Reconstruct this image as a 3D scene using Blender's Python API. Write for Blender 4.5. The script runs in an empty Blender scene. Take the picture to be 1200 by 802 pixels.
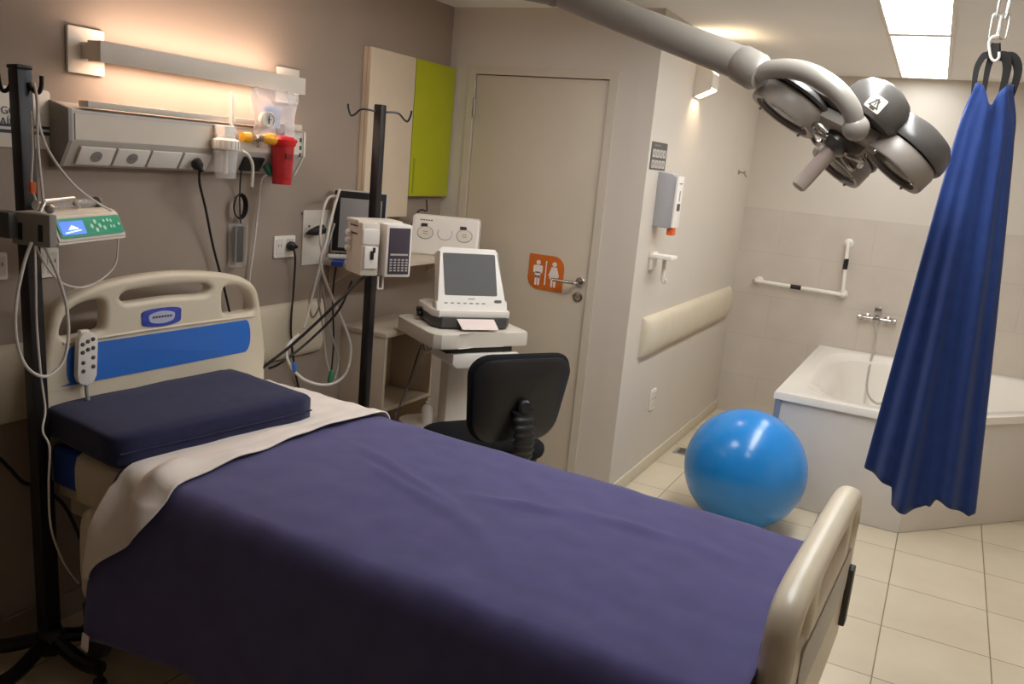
import bpy, bmesh, math, random
from mathutils import Vector, Matrix, noise
random.seed(4)
PI = math.pi
S = bpy.context.scene
COL = S.collection

# ------------------------------------------------------------------ camera
F = 998.864
AX = ((0.8835733, 0.1747740, -0.4344562), (0.4595194, -0.1448440, 0.8762774), (0.0902221, -0.9738964, -0.2082923))
CAM = Vector((2.44, 0.0, 1.65))
def ray(u, v):
    d = Vector(((u - 600) / F, (v - 401) / F, 1.0))
    return Vector([sum(AX[i][k] * d[k] for k in range(3)) for i in range(3)])
def P(u, v, ax, val):          # measured point on the plane axis = val
    d = ray(u, v); return CAM + d * ((val - CAM[ax]) / d[ax])
def D(u, v, dist):             # measured point at a distance from the camera
    return CAM + ray(u, v).normalized() * dist
cd = bpy.data.cameras.new('camera'); cam = bpy.data.objects.new('camera', cd); COL.objects.link(cam)
cd.sensor_width = 36; cd.lens = 36 * F / 1200; cd.clip_start = .02
m = Matrix.Identity(4)
for i in range(3):
    m[i][0] = AX[i][0]; m[i][1] = -AX[i][1]; m[i][2] = -AX[i][2]; m[i][3] = CAM[i]
cam.matrix_world = m
S.camera = cam

# ------------------------------------------------------------------ materials
def lin(c): return tuple((x / 12.92 if x <= .04045 else ((x + .055) / 1.055) ** 2.4) for x in c)
def hexc(h): return lin(tuple(int(h[i:i + 2], 16) / 255 for i in (0, 2, 4)))
def mat(name, col, rough=.5, metal=0., var=.06, scale=8., bump=0., bscale=200., emit=None, es=0., alpha=1., trans=0., coat=0., spec=.5, sheen=0.):
    M = bpy.data.materials.new(name); M.use_nodes = True
    nt = M.node_tree; b = nt.nodes['Principled BSDF']
    c = hexc(col) if isinstance(col, str) else col
    b.inputs['Roughness'].default_value = rough; b.inputs['Metallic'].default_value = metal
    b.inputs['Specular IOR Level'].default_value = spec
    b.inputs['Alpha'].default_value = alpha; b.inputs['Transmission Weight'].default_value = trans
    b.inputs['Coat Weight'].default_value = coat; b.inputs['Sheen Weight'].default_value = sheen
    tc = nt.nodes.new('ShaderNodeTexCoord'); n = nt.nodes.new('ShaderNodeTexNoise')
    n.inputs['Scale'].default_value = scale; n.inputs['Detail'].default_value = 4
    nt.links.new(tc.outputs['Object'], n.inputs['Vector'])
    r = nt.nodes.new('ShaderNodeValToRGB')
    r.color_ramp.elements[0].position = .3; r.color_ramp.elements[1].position = .7
    r.color_ramp.elements[0].color = (*[x * (1 - var) for x in c], 1); r.color_ramp.elements[1].color = (*[min(1, x * (1 + var)) for x in c], 1)
    nt.links.new(n.outputs['Fac'], r.inputs['Fac']); nt.links.new(r.outputs['Color'], b.inputs['Base Color'])
    if bump:
        n2 = nt.nodes.new('ShaderNodeTexNoise'); n2.inputs['Scale'].default_value = bscale; n2.inputs['Detail'].default_value = 3
        bp = nt.nodes.new('ShaderNodeBump'); bp.inputs['Strength'].default_value = bump; bp.inputs['Distance'].default_value = .002
        nt.links.new(tc.outputs['Object'], n2.inputs['Vector'])
        nt.links.new(n2.outputs['Fac'], bp.inputs['Height']); nt.links.new(bp.outputs['Normal'], b.inputs['Normal'])
    if emit:
        b.inputs['Emission Color'].default_value = (*(hexc(emit) if isinstance(emit, str) else emit), 1); b.inputs['Emission Strength'].default_value = es
    return M
def tilemat(name, col, grout, w, h, off, ox, oy, plane, mortar=.0025, rough=.35, var=.05, bump=.2):
    M = bpy.data.materials.new(name); M.use_nodes = True
    nt = M.node_tree; b = nt.nodes['Principled BSDF']; b.inputs['Roughness'].default_value = rough
    tc = nt.nodes.new('ShaderNodeTexCoord'); sep = nt.nodes.new('ShaderNodeSeparateXYZ'); cb = nt.nodes.new('ShaderNodeCombineXYZ')
    nt.links.new(tc.outputs['Object'], sep.inputs[0])
    def add(o, v):
        a = nt.nodes.new('ShaderNodeMath'); a.operation = 'ADD'; a.inputs[1].default_value = v; nt.links.new(o, a.inputs[0]); return a.outputs[0]
    a, c = ('X', 'Y') if plane == 'xy' else ('X', 'Z')
    nt.links.new(add(sep.outputs[a], ox), cb.inputs[0]); nt.links.new(add(sep.outputs[c], oy), cb.inputs[1])
    br = nt.nodes.new('ShaderNodeTexBrick')
    br.offset = off; br.inputs['Scale'].default_value = 1; br.inputs['Brick Width'].default_value = w; br.inputs['Row Height'].default_value = h
    br.inputs['Mortar Size'].default_value = mortar; br.inputs['Mortar Smooth'].default_value = .1; br.inputs['Bias'].default_value = -.1
    cc = hexc(col)
    br.inputs['Color1'].default_value = (*[x * (1 - var) for x in cc], 1); br.inputs['Color2'].default_value = (*[min(1, x * (1 + var)) for x in cc], 1)
    br.inputs['Mortar'].default_value = (*hexc(grout), 1)
    nt.links.new(cb.outputs[0], br.inputs['Vector'])
    n = nt.nodes.new('ShaderNodeTexNoise'); n.inputs['Scale'].default_value = 5; n.inputs['Detail'].default_value = 6; nt.links.new(tc.outputs['Object'], n.inputs['Vector'])
    mx = nt.nodes.new('ShaderNodeMix'); mx.data_type = 'RGBA'; mx.blend_type = 'SOFT_LIGHT'; mx.inputs[0].default_value = .25
    nt.links.new(br.outputs['Color'], mx.inputs[6]); nt.links.new(n.outputs['Fac'], mx.inputs[7]); nt.links.new(mx.outputs[2], b.inputs['Base Color'])
    bp = nt.nodes.new('ShaderNodeBump'); bp.inputs['Strength'].default_value = bump; bp.inputs['Distance'].default_value = .002; bp.invert = True
    nt.links.new(br.outputs['Fac'], bp.inputs['Height']); nt.links.new(bp.outputs['Normal'], b.inputs['Normal'])
    return M
def clearmat(name, col, alpha, rough=.1):
    return mat(name, col, rough, alpha=alpha, var=.02)

MAT = dict(
    taupe=mat('taupe_wall_paint', '9a8a7c', .75, bump=.08, bscale=90, var=.03, scale=2),
    white_wall=mat('warm_white_wall_paint', 'd0c6b9', .7, bump=.06, bscale=90, var=.02, scale=2),
    door_wall=mat('beige_wall_paint', 'd0c6ba', .7, bump=.06, bscale=90, var=.02, scale=2),
    ceiling=mat('ceiling_paint', 'efebe6', .8, bump=.05, bscale=80, var=.02, scale=2),
    door=mat('door_laminate', 'cbbeab', .45, var=.03, scale=3),
    frame=mat('door_frame_paint', 'cbbfae', .45, var=.03),
    cream=mat('cream_plastic', 'd9ccb4', .35, var=.03, spec=.5),
    cream_rail=mat('cream_vinyl', 'd3c7b0', .45, var=.03),
    bluepanel=mat('bright_blue_plastic', '2f6fc9', .35, var=.03),
    bluevinyl=mat('blue_vinyl', '27489b', .45, var=.08),
    navy=mat('navy_pillow_fabric', '2b2c4a', .85, var=.1, scale=30, bump=.25, bscale=900, sheen=.15, spec=.15),
    purple=mat('indigo_blanket_fabric', '57537f', .9, var=.07, scale=14, bump=.35, bscale=700, sheen=.2, spec=.1),
    sheet=mat('white_cotton', 'e9dfd6', .9, var=.04, scale=12, bump=.2, bscale=700, spec=.1),
    fitted=mat('cream_cotton', 'd3c6b0', .9, var=.05, scale=12, bump=.2, bscale=700, spec=.1),
    white=mat('white_plastic', 'ebe4da', .35, var=.02),
    offwhite=mat('warm_white_plastic', 'd9d0c2', .4, var=.03),
    lightgrey=mat('light_grey_plastic', 'b9b2a8', .4, var=.03),
    midgrey=mat('mid_grey_plastic', '8b8680', .45, var=.04),
    darkgrey=mat('dark_grey_plastic', '4b4845', .45, var=.05),
    black=mat('black_plastic', '151416', .4, var=.1),
    blackfab=mat('black_upholstery', '17161a', .85, var=.15, scale=60, bump=.3, bscale=900, spec=.2),
    blackmetal=mat('black_painted_steel', '1b1517', .35, metal=.2, var=.08),
    chrome=mat('brushed_steel', 'b8b2aa', .25, metal=1., var=.05),
    steel=mat('dull_zinc', 'c9c6c0', .35, metal=.8, var=.05),
    lime=mat('lime_laminate', 'a8ab04', .4, var=.03),
    panelcream=mat('cream_laminate', 'd2bfa6', .45, var=.03),
    shelfcream=mat('beige_laminate', 'c7b7a2', .5, var=.03),
    orange=mat('orange_acrylic', 'cf6a22', .4, var=.03),
    orangeplastic=mat('orange_plastic', 'e2672c', .4, var=.03),
    red=mat('red_plastic', 'c8191d', .35, var=.05),
    redclear=mat('red_translucent', 'c2252c', .2, var=.05, alpha=.85),
    yellow=mat('yellow_plastic', 'eda715', .35, var=.05),
    brass=mat('brass', 'b98b3c', .3, metal=1., var=.05),
    green=mat('green_plastic', '2f7a55', .4, var=.05),
    greenpanel=mat('green_keypad', '2f9a78', .4, var=.05, emit='2f9a78', es=.05),
    bluescreen=mat('blue_lcd', '5f86e0', .3, var=.1, emit='5f8cff', es=.45),
    screen=mat('dark_glass_screen', '4a4744', .4, var=.03, spec=.4),
    greyscreen=mat('grey_screen', '93908f', .35, var=.03, spec=.4),
    purplepanel=mat('plum_keypad', '453a47', .35, var=.05),
    ball=mat('blue_rubber', '1f86d6', .22, var=.03, spec=.6),
    sling=mat('royal_blue_fabric', '223b78', .75, var=.1, scale=20, bump=.25, bscale=600, sheen=.25, spec=.2),
    strap=mat('black_webbing', '23211f', .8, var=.1),
    acrylic=mat('white_bath_acrylic', 'ece6dc', .12, var=.01, coat=.3),
    bathpanel=mat('bath_panel', 'd6cfc8', .3, var=.02),
    bathtrim=mat('grey_aluminium_trim', '9a9da4', .35, metal=.5),
    lamp_shell=mat('surgical_lamp_shell', '5b5753', .3, var=.03, spec=.6),
    lamp_bezel=mat('surgical_lamp_bezel', '9f958b', .35, var=.03, spec=.6),
    arm=mat('lamp_arm_enamel', '9d968c', .3, var=.02, spec=.6),
    armdark=mat('lamp_arm_dark', '7c746c', .35, var=.02),
    handle=mat('lamp_handle', 'b9a79c', .45, var=.02),
    glassdark=mat('dark_lens', '2c2826', .15, var=.05),
    clear=clearmat('clear_plastic', 'f1efec', .22, .08),
    clearbag=clearmat('clear_bag', 'e9eaf2', .3, .12),
    tube=mat('clear_tubing', 'd9cfc4', .3, var=.02),
    whitecable=mat('white_cable', 'd2cac0', .5, var=.02),
    greycable=mat('grey_cable', 'a9a39b', .5, var=.02),
    blackcable=mat('black_cable', '1a1718', .5, var=.05),
    dispgrey=mat('grey_dispenser', 'aaa8ab', .4, var=.02),
    poster=mat('charcoal_print', '5b5754', .6, var=.02),
    paper=mat('white_paper', 'eadfd8', .7, var=.02),
    pinkpaper=mat('thermal_paper', 'efdcd4', .6, var=.02),
    navyprint=mat('navy_print', '2d3a4e', .6, var=.02),
    bluebadge=mat('indigo_badge', '3d4fb0', .25, var=.15, scale=30),
    palebadge=mat('pale_print', 'b9bcd8', .3, var=.05),
    lightglow=mat('lamp_tube', 'ffffff', .5, emit=(1., .76, .62), es=17.),
    sconceglow=mat('sconce_bulb', 'ffffff', .5, emit=(1., .78, .5), es=170.),
    panelglow=mat('ceiling_panel_diffuser', 'ffffff', .5, emit=(1., .96, .92), es=14.),
    floor=tilemat('cream_floor_tiles', 'd2c5ac', '87765c', .38, .413, 0, 1.8 - 2.461 + 10 * .38, 2.265 - 3.85 + 20 * .413, 'xy', rough=.3),
    walltile=tilemat('cream_wall_tiles', 'cbc0b4', 'bfb3a6', .6, .298, .5, 2.36 - 1.99 + 6 * .6, -1.476 + 30 * .298 + .0, 'xz', mortar=.0018, rough=.25, var=.015),
)

# ------------------------------------------------------------------ mesh builder
def frame_from(d):
    d = d.normalized(); up = Vector((0, 0, 1)) if abs(d.z) < .95 else Vector((1, 0, 0))
    x = up.cross(d).normalized(); return x, d.cross(x)
class MB:
    def __init__(s): s.bm = bmesh.new()
    def box(s, c, size, rot=None, bev=0., seg=2, taper=None):
        b = bmesh.new(); bmesh.ops.create_cube(b, size=1)
        for v in b.verts:
            if taper and v.co.z > 0: v.co.x *= taper[0]; v.co.y *= taper[1]
            v.co = Vector((v.co.x * size[0], v.co.y * size[1], v.co.z * size[2]))
        if bev: bmesh.ops.bevel(b, geom=b.edges[:], offset=bev, segments=seg, profile=.6, affect='EDGES')
        M = Matrix.Translation(Vector(c)) @ (rot.to_4x4() if rot else Matrix.Identity(4))
        b.transform(M); s.merge(b); return s
    def merge(s, b):
        me = bpy.data.meshes.new('tmp'); b.to_mesh(me); b.free(); s.bm.from_mesh(me); bpy.data.meshes.remove(me)
    def rings(s, rings, closed=True, cap=True):
        V = [[s.bm.verts.new(p) for p in r] for r in rings]
        n = len(V[0])
        for a, b in zip(V, V[1:]):
            for i in range(n if closed else n - 1):
                j = (i + 1) % n; s.bm.faces.new((a[i], a[j], b[j], b[i]))
        if cap and closed:
            s.bm.faces.new(V[0][::-1]); s.bm.faces.new(V[-1])
        return s
    def lathe(s, prof, c=(0, 0, 0), axis=Vector((0, 0, 1)), n=28):   # prof: (r, h) along axis
        x, y = frame_from(Vector(axis)); d = Vector(axis).normalized(); c = Vector(c)
        R = [[c + d * h + (x * math.cos(2 * PI * i / n) + y * math.sin(2 * PI * i / n)) * max(r, 1e-4) for i in range(n)] for r, h in prof]
        return s.rings(R)
    def cyl(s, a, b, r, r2=None, n=20):
        a = Vector(a); b = Vector(b); return s.lathe([(r, 0), (r if r2 is None else r2, (b - a).length)], a, b - a, n)
    def tube(s, pts, r, n=8, smooth=6, closed=False, flat=None):
        pts = [Vector(p) for p in pts]
        if smooth: pts = catmull(pts, smooth, closed)
        rings = []; px = None
        N = len(pts)
        for i, p in enumerate(pts):
            if closed: t = pts[(i + 1) % N] - pts[i - 1]
            else: t = pts[min(i + 1, N - 1)] - pts[max(i - 1, 0)]
            if t.length < 1e-9: t = Vector((0, 0, 1))
            t.normalize()
            if px is None: x, y = frame_from(t)
            else:
                x = px - t * px.dot(t)
                x = x.normalized() if x.length > 1e-6 else frame_from(t)[0]
                y = t.cross(x)
            px = x; rr = r(i / (N - 1)) if callable(r) else r
            fx, fy = flat if flat else (1, 1)
            rings.append([p + (x * math.cos(2 * PI * k / n) * fx + y * math.sin(2 * PI * k / n) * fy) * rr for k in range(n)])
        if closed: rings.append(rings[0])
        return s.rings(rings, cap=not closed)
    def sphere(s, c, r, seg=32, sc=(1, 1, 1)):
        b = bmesh.new(); bmesh.ops.create_uvsphere(b, u_segments=seg, v_segments=seg // 2, radius=r)
        b.transform(Matrix.Translation(Vector(c)) @ Matrix.Diagonal((*sc, 1))); s.merge(b); return s
    def prism(s, poly, z0, z1, M=None, bev=0., seg=2):      # poly in local xy, extruded along z
        b = bmesh.new(); lo = [b.verts.new((x, y, z0)) for x, y in poly]; hi = [b.verts.new((x, y, z1)) for x, y in poly]; n = len(poly)
        b.faces.new(lo[::-1]); b.faces.new(hi)
        for i in range(n): b.faces.new((lo[i], lo[(i + 1) % n], hi[(i + 1) % n], hi[i]))
        if bev:
            e = [e for e in b.edges if abs(e.verts[0].co.z - e.verts[1].co.z) < 1e-9]
            bmesh.ops.bevel(b, geom=e, offset=bev, segments=seg, profile=.6, affect='EDGES')
        if M: b.transform(M)
        s.merge(b); return s
    def build(s, name, material, parent=None, smooth=35, origin=None, weld=True):
        bm = s.bm
        if weld: bmesh.ops.remove_doubles(bm, verts=bm.verts[:], dist=1e-6)
        bmesh.ops.recalc_face_normals(bm, faces=bm.faces[:])
        me = bpy.data.meshes.new(name); bm.to_mesh(me); bm.free()
        return link(name, me, material, parent, smooth, origin)
def link(name, me, material, parent=None, smooth=35, origin=None):
    me.materials.clear(); me.materials.append(MAT[material] if isinstance(material, str) else material)
    o = bpy.data.objects.new(name, me); COL.objects.link(o)
    if parent is not None: o.parent = parent
    elif origin is None:
        xs = [v.co for v in me.vertices]
        c = Vector([(min(p[k] for p in xs) + max(p[k] for p in xs)) / 2 for k in range(3)]); c.z = min(p.z for p in xs)
        me.transform(Matrix.Translation(-c)); o.location = c
    if smooth:
        me.polygons.foreach_set('use_smooth', [True] * len(me.polygons)); me.set_sharp_from_angle(angle=math.radians(smooth))
    return o
def catmull(p, k, closed=False):
    out = []; N = len(p)
    rng = range(N) if closed else range(N - 1)
    for i in rng:
        g = (lambda j: p[j % N]) if closed else (lambda j: p[min(max(j, 0), N - 1)])
        a, b, c, d = g(i - 1), g(i), g(i + 1), g(i + 2)
        for q in range(k):
            t = q / k
            out.append(.5 * ((2 * b) + (c - a) * t + (2 * a - 5 * b + 4 * c - d) * t * t + (3 * b - a - 3 * c + d) * t ** 3))
    if not closed: out.append(p[-1])
    return out
def rrect(w, h, r, n=5, cx=0, cy=0):
    out = []
    for sx, sy, a0 in ((1, 1, 0), (-1, 1, 90), (-1, -1, 180), (1, -1, 270)):
        for i in range(n + 1):
            a = math.radians(a0 + 90 * i / n); out.append((cx + sx * (w / 2 - r) + r * math.cos(a), cy + sy * (h / 2 - r) + r * math.sin(a)))
    return out
def curve_plate(outer, holes, depth, bevel, res=3):   # filled 2D outline with holes, rounded edges; lies in local XY, thickness along Z
    cu = bpy.data.curves.new('plate', 'CURVE'); cu.dimensions = '2D'; cu.fill_mode = 'BOTH'
    for loop in [outer] + holes:
        sp = cu.splines.new('POLY'); sp.points.add(len(loop) - 1); sp.use_cyclic_u = True
        for q, (x, y) in zip(sp.points, loop): q.co = (x, y, 0, 1)
    cu.extrude = depth / 2 - bevel; cu.bevel_depth = bevel; cu.bevel_resolution = res; cu.offset = -bevel
    o = bpy.data.objects.new('plate', cu); COL.objects.link(o)
    dg = bpy.context.evaluated_depsgraph_get(); me = bpy.data.meshes.new_from_object(o.evaluated_get(dg))
    bpy.data.objects.remove(o); bpy.data.curves.remove(cu); return me
def text_mesh(body, size, depth=.0006):
    cu = bpy.data.curves.new('text', 'FONT'); cu.body = body; cu.size = size; cu.extrude = depth; cu.align_x = 'LEFT'
    o = bpy.data.objects.new('text', cu); COL.objects.link(o)
    dg = bpy.context.evaluated_depsgraph_get(); me = bpy.data.meshes.new_from_object(o.evaluated_get(dg))
    bpy.data.objects.remove(o); bpy.data.curves.remove(cu); return me
def tag(o, label, cat, group=None):
    o['label'] = label; o['category'] = cat
    if group: o['group'] = group
    return o
def thing(name, label, cat, loc, rz=0., group=None, rot=None):
    o = bpy.data.objects.new(name, None); COL.objects.link(o); o.empty_display_size = .1
    o.location = loc
    if rot is not None: o.rotation_euler = rot.to_euler()
    else: o.rotation_euler = (0, 0, rz)
    return tag(o, label, cat, group)
def struct(o): o['kind'] = 'structure'; return o
def bx(lo, hi): return [(a + b) / 2 for a, b in zip(lo, hi)], [b - a for a, b in zip(lo, hi)]
def wallbox(name, lo, hi, m): c, s = bx(lo, hi); return struct(MB().box(c, s).build(name, m, smooth=0))
def part_label(o, l): o['label'] = l; return o
RX90 = Matrix.Rotation(PI / 2, 4, 'X')
FACE_X = Matrix(((0, 0, 1, 0), (1, 0, 0, 0), (0, 1, 0, 0), (0, 0, 0, 1)))     # local xy -> world yz, z -> +x (things on the left wall and the partition)
FACE_MY = Matrix(((1, 0, 0, 0), (0, 0, -1, 0), (0, 1, 0, 0), (0, 0, 0, 1)))   # local xy -> world xz, z -> -y (things on the door wall and the back wall)
def T(x, y, z): return Matrix.Translation(Vector((x, y, z)))
def cable(name, pts, r, m, label, cat='cable', group=None, smooth=7, n=8):
    return tag(MB().tube(pts, r, n=n, smooth=smooth).build(name, m), label, cat, group)

# ------------------------------------------------------------------ the room
CZ = 2.38; YB = 3.913; XC = 1.12; YD = 6.13; XR = 3.6; YF = -1.6
MB_ = MB
wallbox('floor', (-.1, YF - .1, -.1), (XR + .1, YD + .1, 0), 'floor')
wallbox('ceiling', (-.1, YF - .1, CZ), (XR + .1, YD + .1, CZ + .1), 'ceiling')
wallbox('wall_left', (-.1, YF, 0), (0, YB + .1, CZ), 'taupe')
wallbox('wall_front', (-.1, YF - .1, 0), (XR + .1, YF, CZ), 'taupe')
wallbox('wall_right', (XR, YF, 0), (XR + .1, YD + .1, CZ), 'white_wall')
wallbox('wall_back', (XC - .1, YD, 0), (XR, YD + .1, CZ), 'white_wall')
wallbox('wall_partition', (XC - .1, YB, 0), (XC, YD, CZ), 'white_wall')
DX0, DX1, DZ = .146, .9, 2.072
w = MB()
for lo, hi in (((0, YB, 0), (DX0, YB + .1, CZ)), ((DX1, YB, 0), (XC - .1, YB + .1, CZ)), ((DX0, YB, DZ), (DX1, YB + .1, CZ)), ((DX0, YB + .06, 0), (DX1, YB + .1, DZ))):
    w.box(*bx(lo, hi))
w.box(*bx((XC - .1, YB - .0015, 0), (XC, YB + .0, CZ)))
struct(w.build('wall_door', 'door_wall', smooth=0))
# tiles on the back wall
wallbox('wall_tiles', (XC, YD - .008, 0), (XR, YD, 1.476), 'walltile').name = 'trim_tiles'
# skirtings
for nm, lo, hi in (('baseboard_partition', (XC, YB, 0), (XC + .012, YD - .008, .075)), ('baseboard_left', (0, YF, 0), (.012, YB, .09))):
    c, s = bx(lo, hi); struct(MB().box(c, s, bev=.004).build(nm, 'cream_rail' if 'part' in nm else 'taupe'))
c, s = bx((DX1 + .045, YB - .012, 0), (XC, YB - .0015, .075)); struct(MB().box(c, s, bev=.003).build('baseboard_door', 'frame'))
# crash rails (curved profile, rounded ends)
def crash_rail(name, x, y0, y1, z0, z1):
    R = []
    n = 14; zc = (z0 + z1) / 2; h = (z1 - z0) / 2
    ys = [y0, y0 + .006, y0 + .02, y0 + .045] + [y0 + .045 + (y1 - y0 - .09) * i / 8 for i in range(1, 8)] + [y1 - .045, y1 - .02, y1 - .006, y1]
    k = [.25, .6, .86, 1] + [1] * 7 + [1, .86, .6, .25]
    for y, q in zip(ys, k):
        R.append([Vector((x + .048 * q * math.sin(PI * i / n) ** .6, y, zc - h * math.cos(PI * i / n))) for i in range(n + 1)])
    return struct(MB().rings(R).build(name, 'cream_rail', smooth=50))
crash_rail('trim_1', 0, -1., 2.97, .735, .975)
crash_rail('trim_2', XC, 4.13, 6.0, .715, .925)
# door frame, leaf, hinge, handle
f = MB()
for lo, hi in (((DX0 - .03, YB - .007, 0), (DX0 + .012, YB + .04, DZ - .012)), ((DX1 - .012, YB - .007, 0), (DX1 + .03, YB + .04, DZ - .012)), ((DX0 - .03, YB - .007, DZ - .012), (DX1 + .03, YB + .04, DZ + .03))):
    f.box(*bx(lo, hi))
struct(f.build('trim_door', 'frame'))
door = struct(MB().box(*bx((DX0 + .016, YB + .006, .008), (DX1 - .016, YB + .046, DZ - .016)), bev=.002).build('door_1', 'door'))
dl = door.location
def rel(p): return Vector(p) - dl
hg = MB().cyl(rel((DX0 + .014, YB - .003, 1.84)), rel((DX0 + .014, YB - .003, 1.94)), .007); hg.build('hinge', 'chrome', door)
hx, hz = .845, 1.086
h = MB().lathe([(.026, 0), (.026, .006), (.022, .009)], rel((hx, YB + .006, hz)), (0, -1, 0))
h.tube([rel((hx, YB + .002, hz)), rel((hx, YB - .035, hz)), rel((hx - .012, YB - .05, hz)), rel((hx - .05, YB - .052, hz)), rel((hx - .125, YB - .05, hz))], .009, n=10)
h.build('door_handle', 'chrome', door)
k = MB().lathe([(.026, 0), (.026, .005), (.02, .008)], rel((hx - .005, YB + .006, hz - .075)), (0, -1, 0)); k.box(rel((hx - .005, YB - .003, hz - .077)), (.004, .004, .016)); k.build('keyhole_plate', 'chrome', door)
# restroom sign on the door
rs = thing('restroom_sign', 'orange leaf-shaped restroom sign with two white figures on the door', 'sign', (.653, YB + .006, 1.107))
def leaf(w, h, r):
    out = [(-w / 2, h / 2)]
    for i in range(9):
        a = math.radians(90 - 90 * i / 8); out.append((w / 2 - r + r * math.cos(a), h / 2 - r + r * math.sin(a)))
    out.append((w / 2, -h / 2))
    for i in range(9):
        a = math.radians(270 - 90 * i / 8); out.append((-w / 2 + r + r * math.cos(a), -h / 2 + r + r * math.sin(a)))
    return out
MB().prism(leaf(.198, .178, .06), 0, .004, FACE_MY, bev=.001).build('plate', 'orange', rs)
def pict(mb, cx, female):
    mb.lathe([(.012, 0), (.012, .0015)], (cx, -.004, .048), (0, -1, 0), 16)
    Z = FACE_MY
    if female:
        mb.prism([(cx - .014, .034), (cx + .014, .034), (cx + .03, -.012), (cx + .022, -.016), (cx + .024, -.028), (cx - .024, -.028), (cx - .022, -.016), (cx - .03, -.012)], .004, .0055, Z)
    else:
        mb.prism(rrect(.052, .04, .008, 3, cx, .014), .004, .0055, Z); mb.prism(rrect(.03, .03, .004, 3, cx, -.015), .004, .0055, Z)
    for q in (-.008, .008): mb.prism(rrect(.011, .05, .004, 3, cx + q, -.043 if not female else -.044), .004, .0055, Z)
pm = MB(); pict(pm, -.045, False); pm.build('man_figure', 'paper', rs)
pm = MB(); pict(pm, .045, True); pm.build('woman_figure', 'paper', rs)
MB().prism([(-.004, .06), (.002, .06), (.002, -.062), (-.004, -.062)], .004, .0055, FACE_MY).build('divider', 'paper', rs)

# ------------------------------------------------------------------ ceiling light panels
def ceiling_panel(y0, y1, label, glow):
    t = thing('ceiling_light', label, 'ceiling light', (2.12 + .02 * (6 - (y0 + y1) / 2), (y0 + y1) / 2, CZ), math.atan(.02))
    L = y1 - y0; W = .25
    fr = MB()
    for sx in (-1, 1): fr.box((sx * (W / 2 + .008), 0, -.006), (.016, L, .012))
    for sy in (-1, 1): fr.box((0, sy * (L / 2 - .016), -.006), (W, .032, .012))
    fr.build('frame', 'offwhite', t)
    MB().box((0, 0, -.005), (W, L - .064, .006)).build('diffuser', glow, t)
    return t
def glow(n, e): return mat(n, 'ffffff', .5, emit=(.95, .98, 1.), es=e)
ceiling_panel(4.45, 6.03, 'white lit ceiling panel next to the tiled back wall', glow('dim_panel', 6.))
ceiling_panel(2.86, 4.45, 'white lit ceiling panel cut off by the top of the photo', glow('panel', 13.))
ceiling_panel(1.75, 2.86, 'added unseen fill panel on the ceiling over the foot of the bed', glow('short_fill_panel', 13.))  # panel added out of view to brighten the blanket and main room
round_fill = thing('ceiling_light', 'added unseen round fill light on the ceiling between bed and door', 'ceiling light', (1.0, 2.75, CZ))  # unseen lamp added as low fill for the left and door walls
MB().lathe([(.24, 0), (.24, -.03), (.225, -.035), (.225, -.02)], n=48).build('frame', 'offwhite', round_fill)
MB().lathe([(.224, -.018), (.224, -.024), (.1, -.03), (.001, -.031)], n=48).build('diffuser', glow('round_fill_glow', 9.), round_fill)

# ------------------------------------------------------------------ things on the left wall
wl = thing('wall_light', 'long cream wall light glowing above the bed headboard', 'wall lamp', (0, 2.25, 1.855))
y0, y1 = 1.787 - 2.25, 2.697 - 2.25
b = MB()
b.box(((.1), (y0 + y1) / 2, 0), (.004, y1 - y0, .062), bev=.001)
b.box((.046, (y0 + y1) / 2, 0), (.004, y1 - y0 - .02, .05))
for y in (y0 + .002, y1 - .002): b.box((.073, y, 0), (.055, .004, .06))
b.build('lamp_housing', 'offwhite', wl)
for yy in (1.808, 2.70):
    MB().prism(rrect(.125, .135, .004, 2), .001, .012, T(0, yy - 2.25, 0) @ FACE_X, bev=.002).build('wall_plate', 'offwhite', wl)
MB().box((.03, 1.815 - 2.25, 0), (.045, .05, .05), bev=.002).build('bracket', 'offwhite', wl)
MB().box((.03, 2.66 - 2.25, 0), (.045, .05, .05), bev=.002).build('bracket', 'offwhite', wl)
MB().box((.073, (y0 + y1) / 2 - .02, 0), (.03, y1 - y0 - .13, .048), bev=.008).build('light_tube', 'lightglow', wl)

rl = thing('bedhead_trunking', 'white medical supply trunking with sockets under the wall light', 'trunking', (0, 2.2, 1.6))
ya, yb = 1.685 - 2.2, 2.72 - 2.2
prof = [(0, .098), (.088, .078), (.09, .07), (.09, -.012), (.045, -.088), (0, -.092)]
R = [[Vector((x, y, z)) for x, z in prof] for y in (ya + .012, yb - .012)]
MB().rings(R).build('housing', 'lightgrey', rl, smooth=20)
for y in (ya, yb - .012):
    MB().rings([[Vector((x * 1.04, yy, z * 1.04)) for x, z in prof] for yy in (y, y + .012)]).build('end_cap', 'midgrey' if y == ya else 'offwhite', rl, smooth=20)
MB().box((.075, .02, .098), (.045, yb - ya - .09, .02), bev=.003).build('top_strip', 'offwhite', rl)
MB().box((.0915, 0.0, .03), (.003, yb - ya - .05, .075)).build('front_panel', 'offwhite', rl)
sl = Vector((-.045, 0, -.076)).normalized(); nrm = Vector((.076, 0, -.045)).normalized()
RS = Matrix((( -sl.x, 0, nrm.x), (0, 1, 0), (-sl.z, 0, nrm.z)))
for i, y in enumerate((1.79, 1.92, 2.05, 2.18)):
    c = Vector((.068, y - 2.2, -.052)) + nrm * .004
    so = MB().box(c, (.062, .12, .008), RS, bev=.002).build('socket', 'white', rl)
    if i != 2:
        q = MB()
        q.lathe([(.019, 0), (.019, .002)], c + nrm * .004, nrm, 20)
        for e in (-.007, .007): q.box(c + nrm * .0065 + Vector((0, e, 0)), (.004, .003, .002), RS)
        q.build('socket_face', 'midgrey', so)
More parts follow.
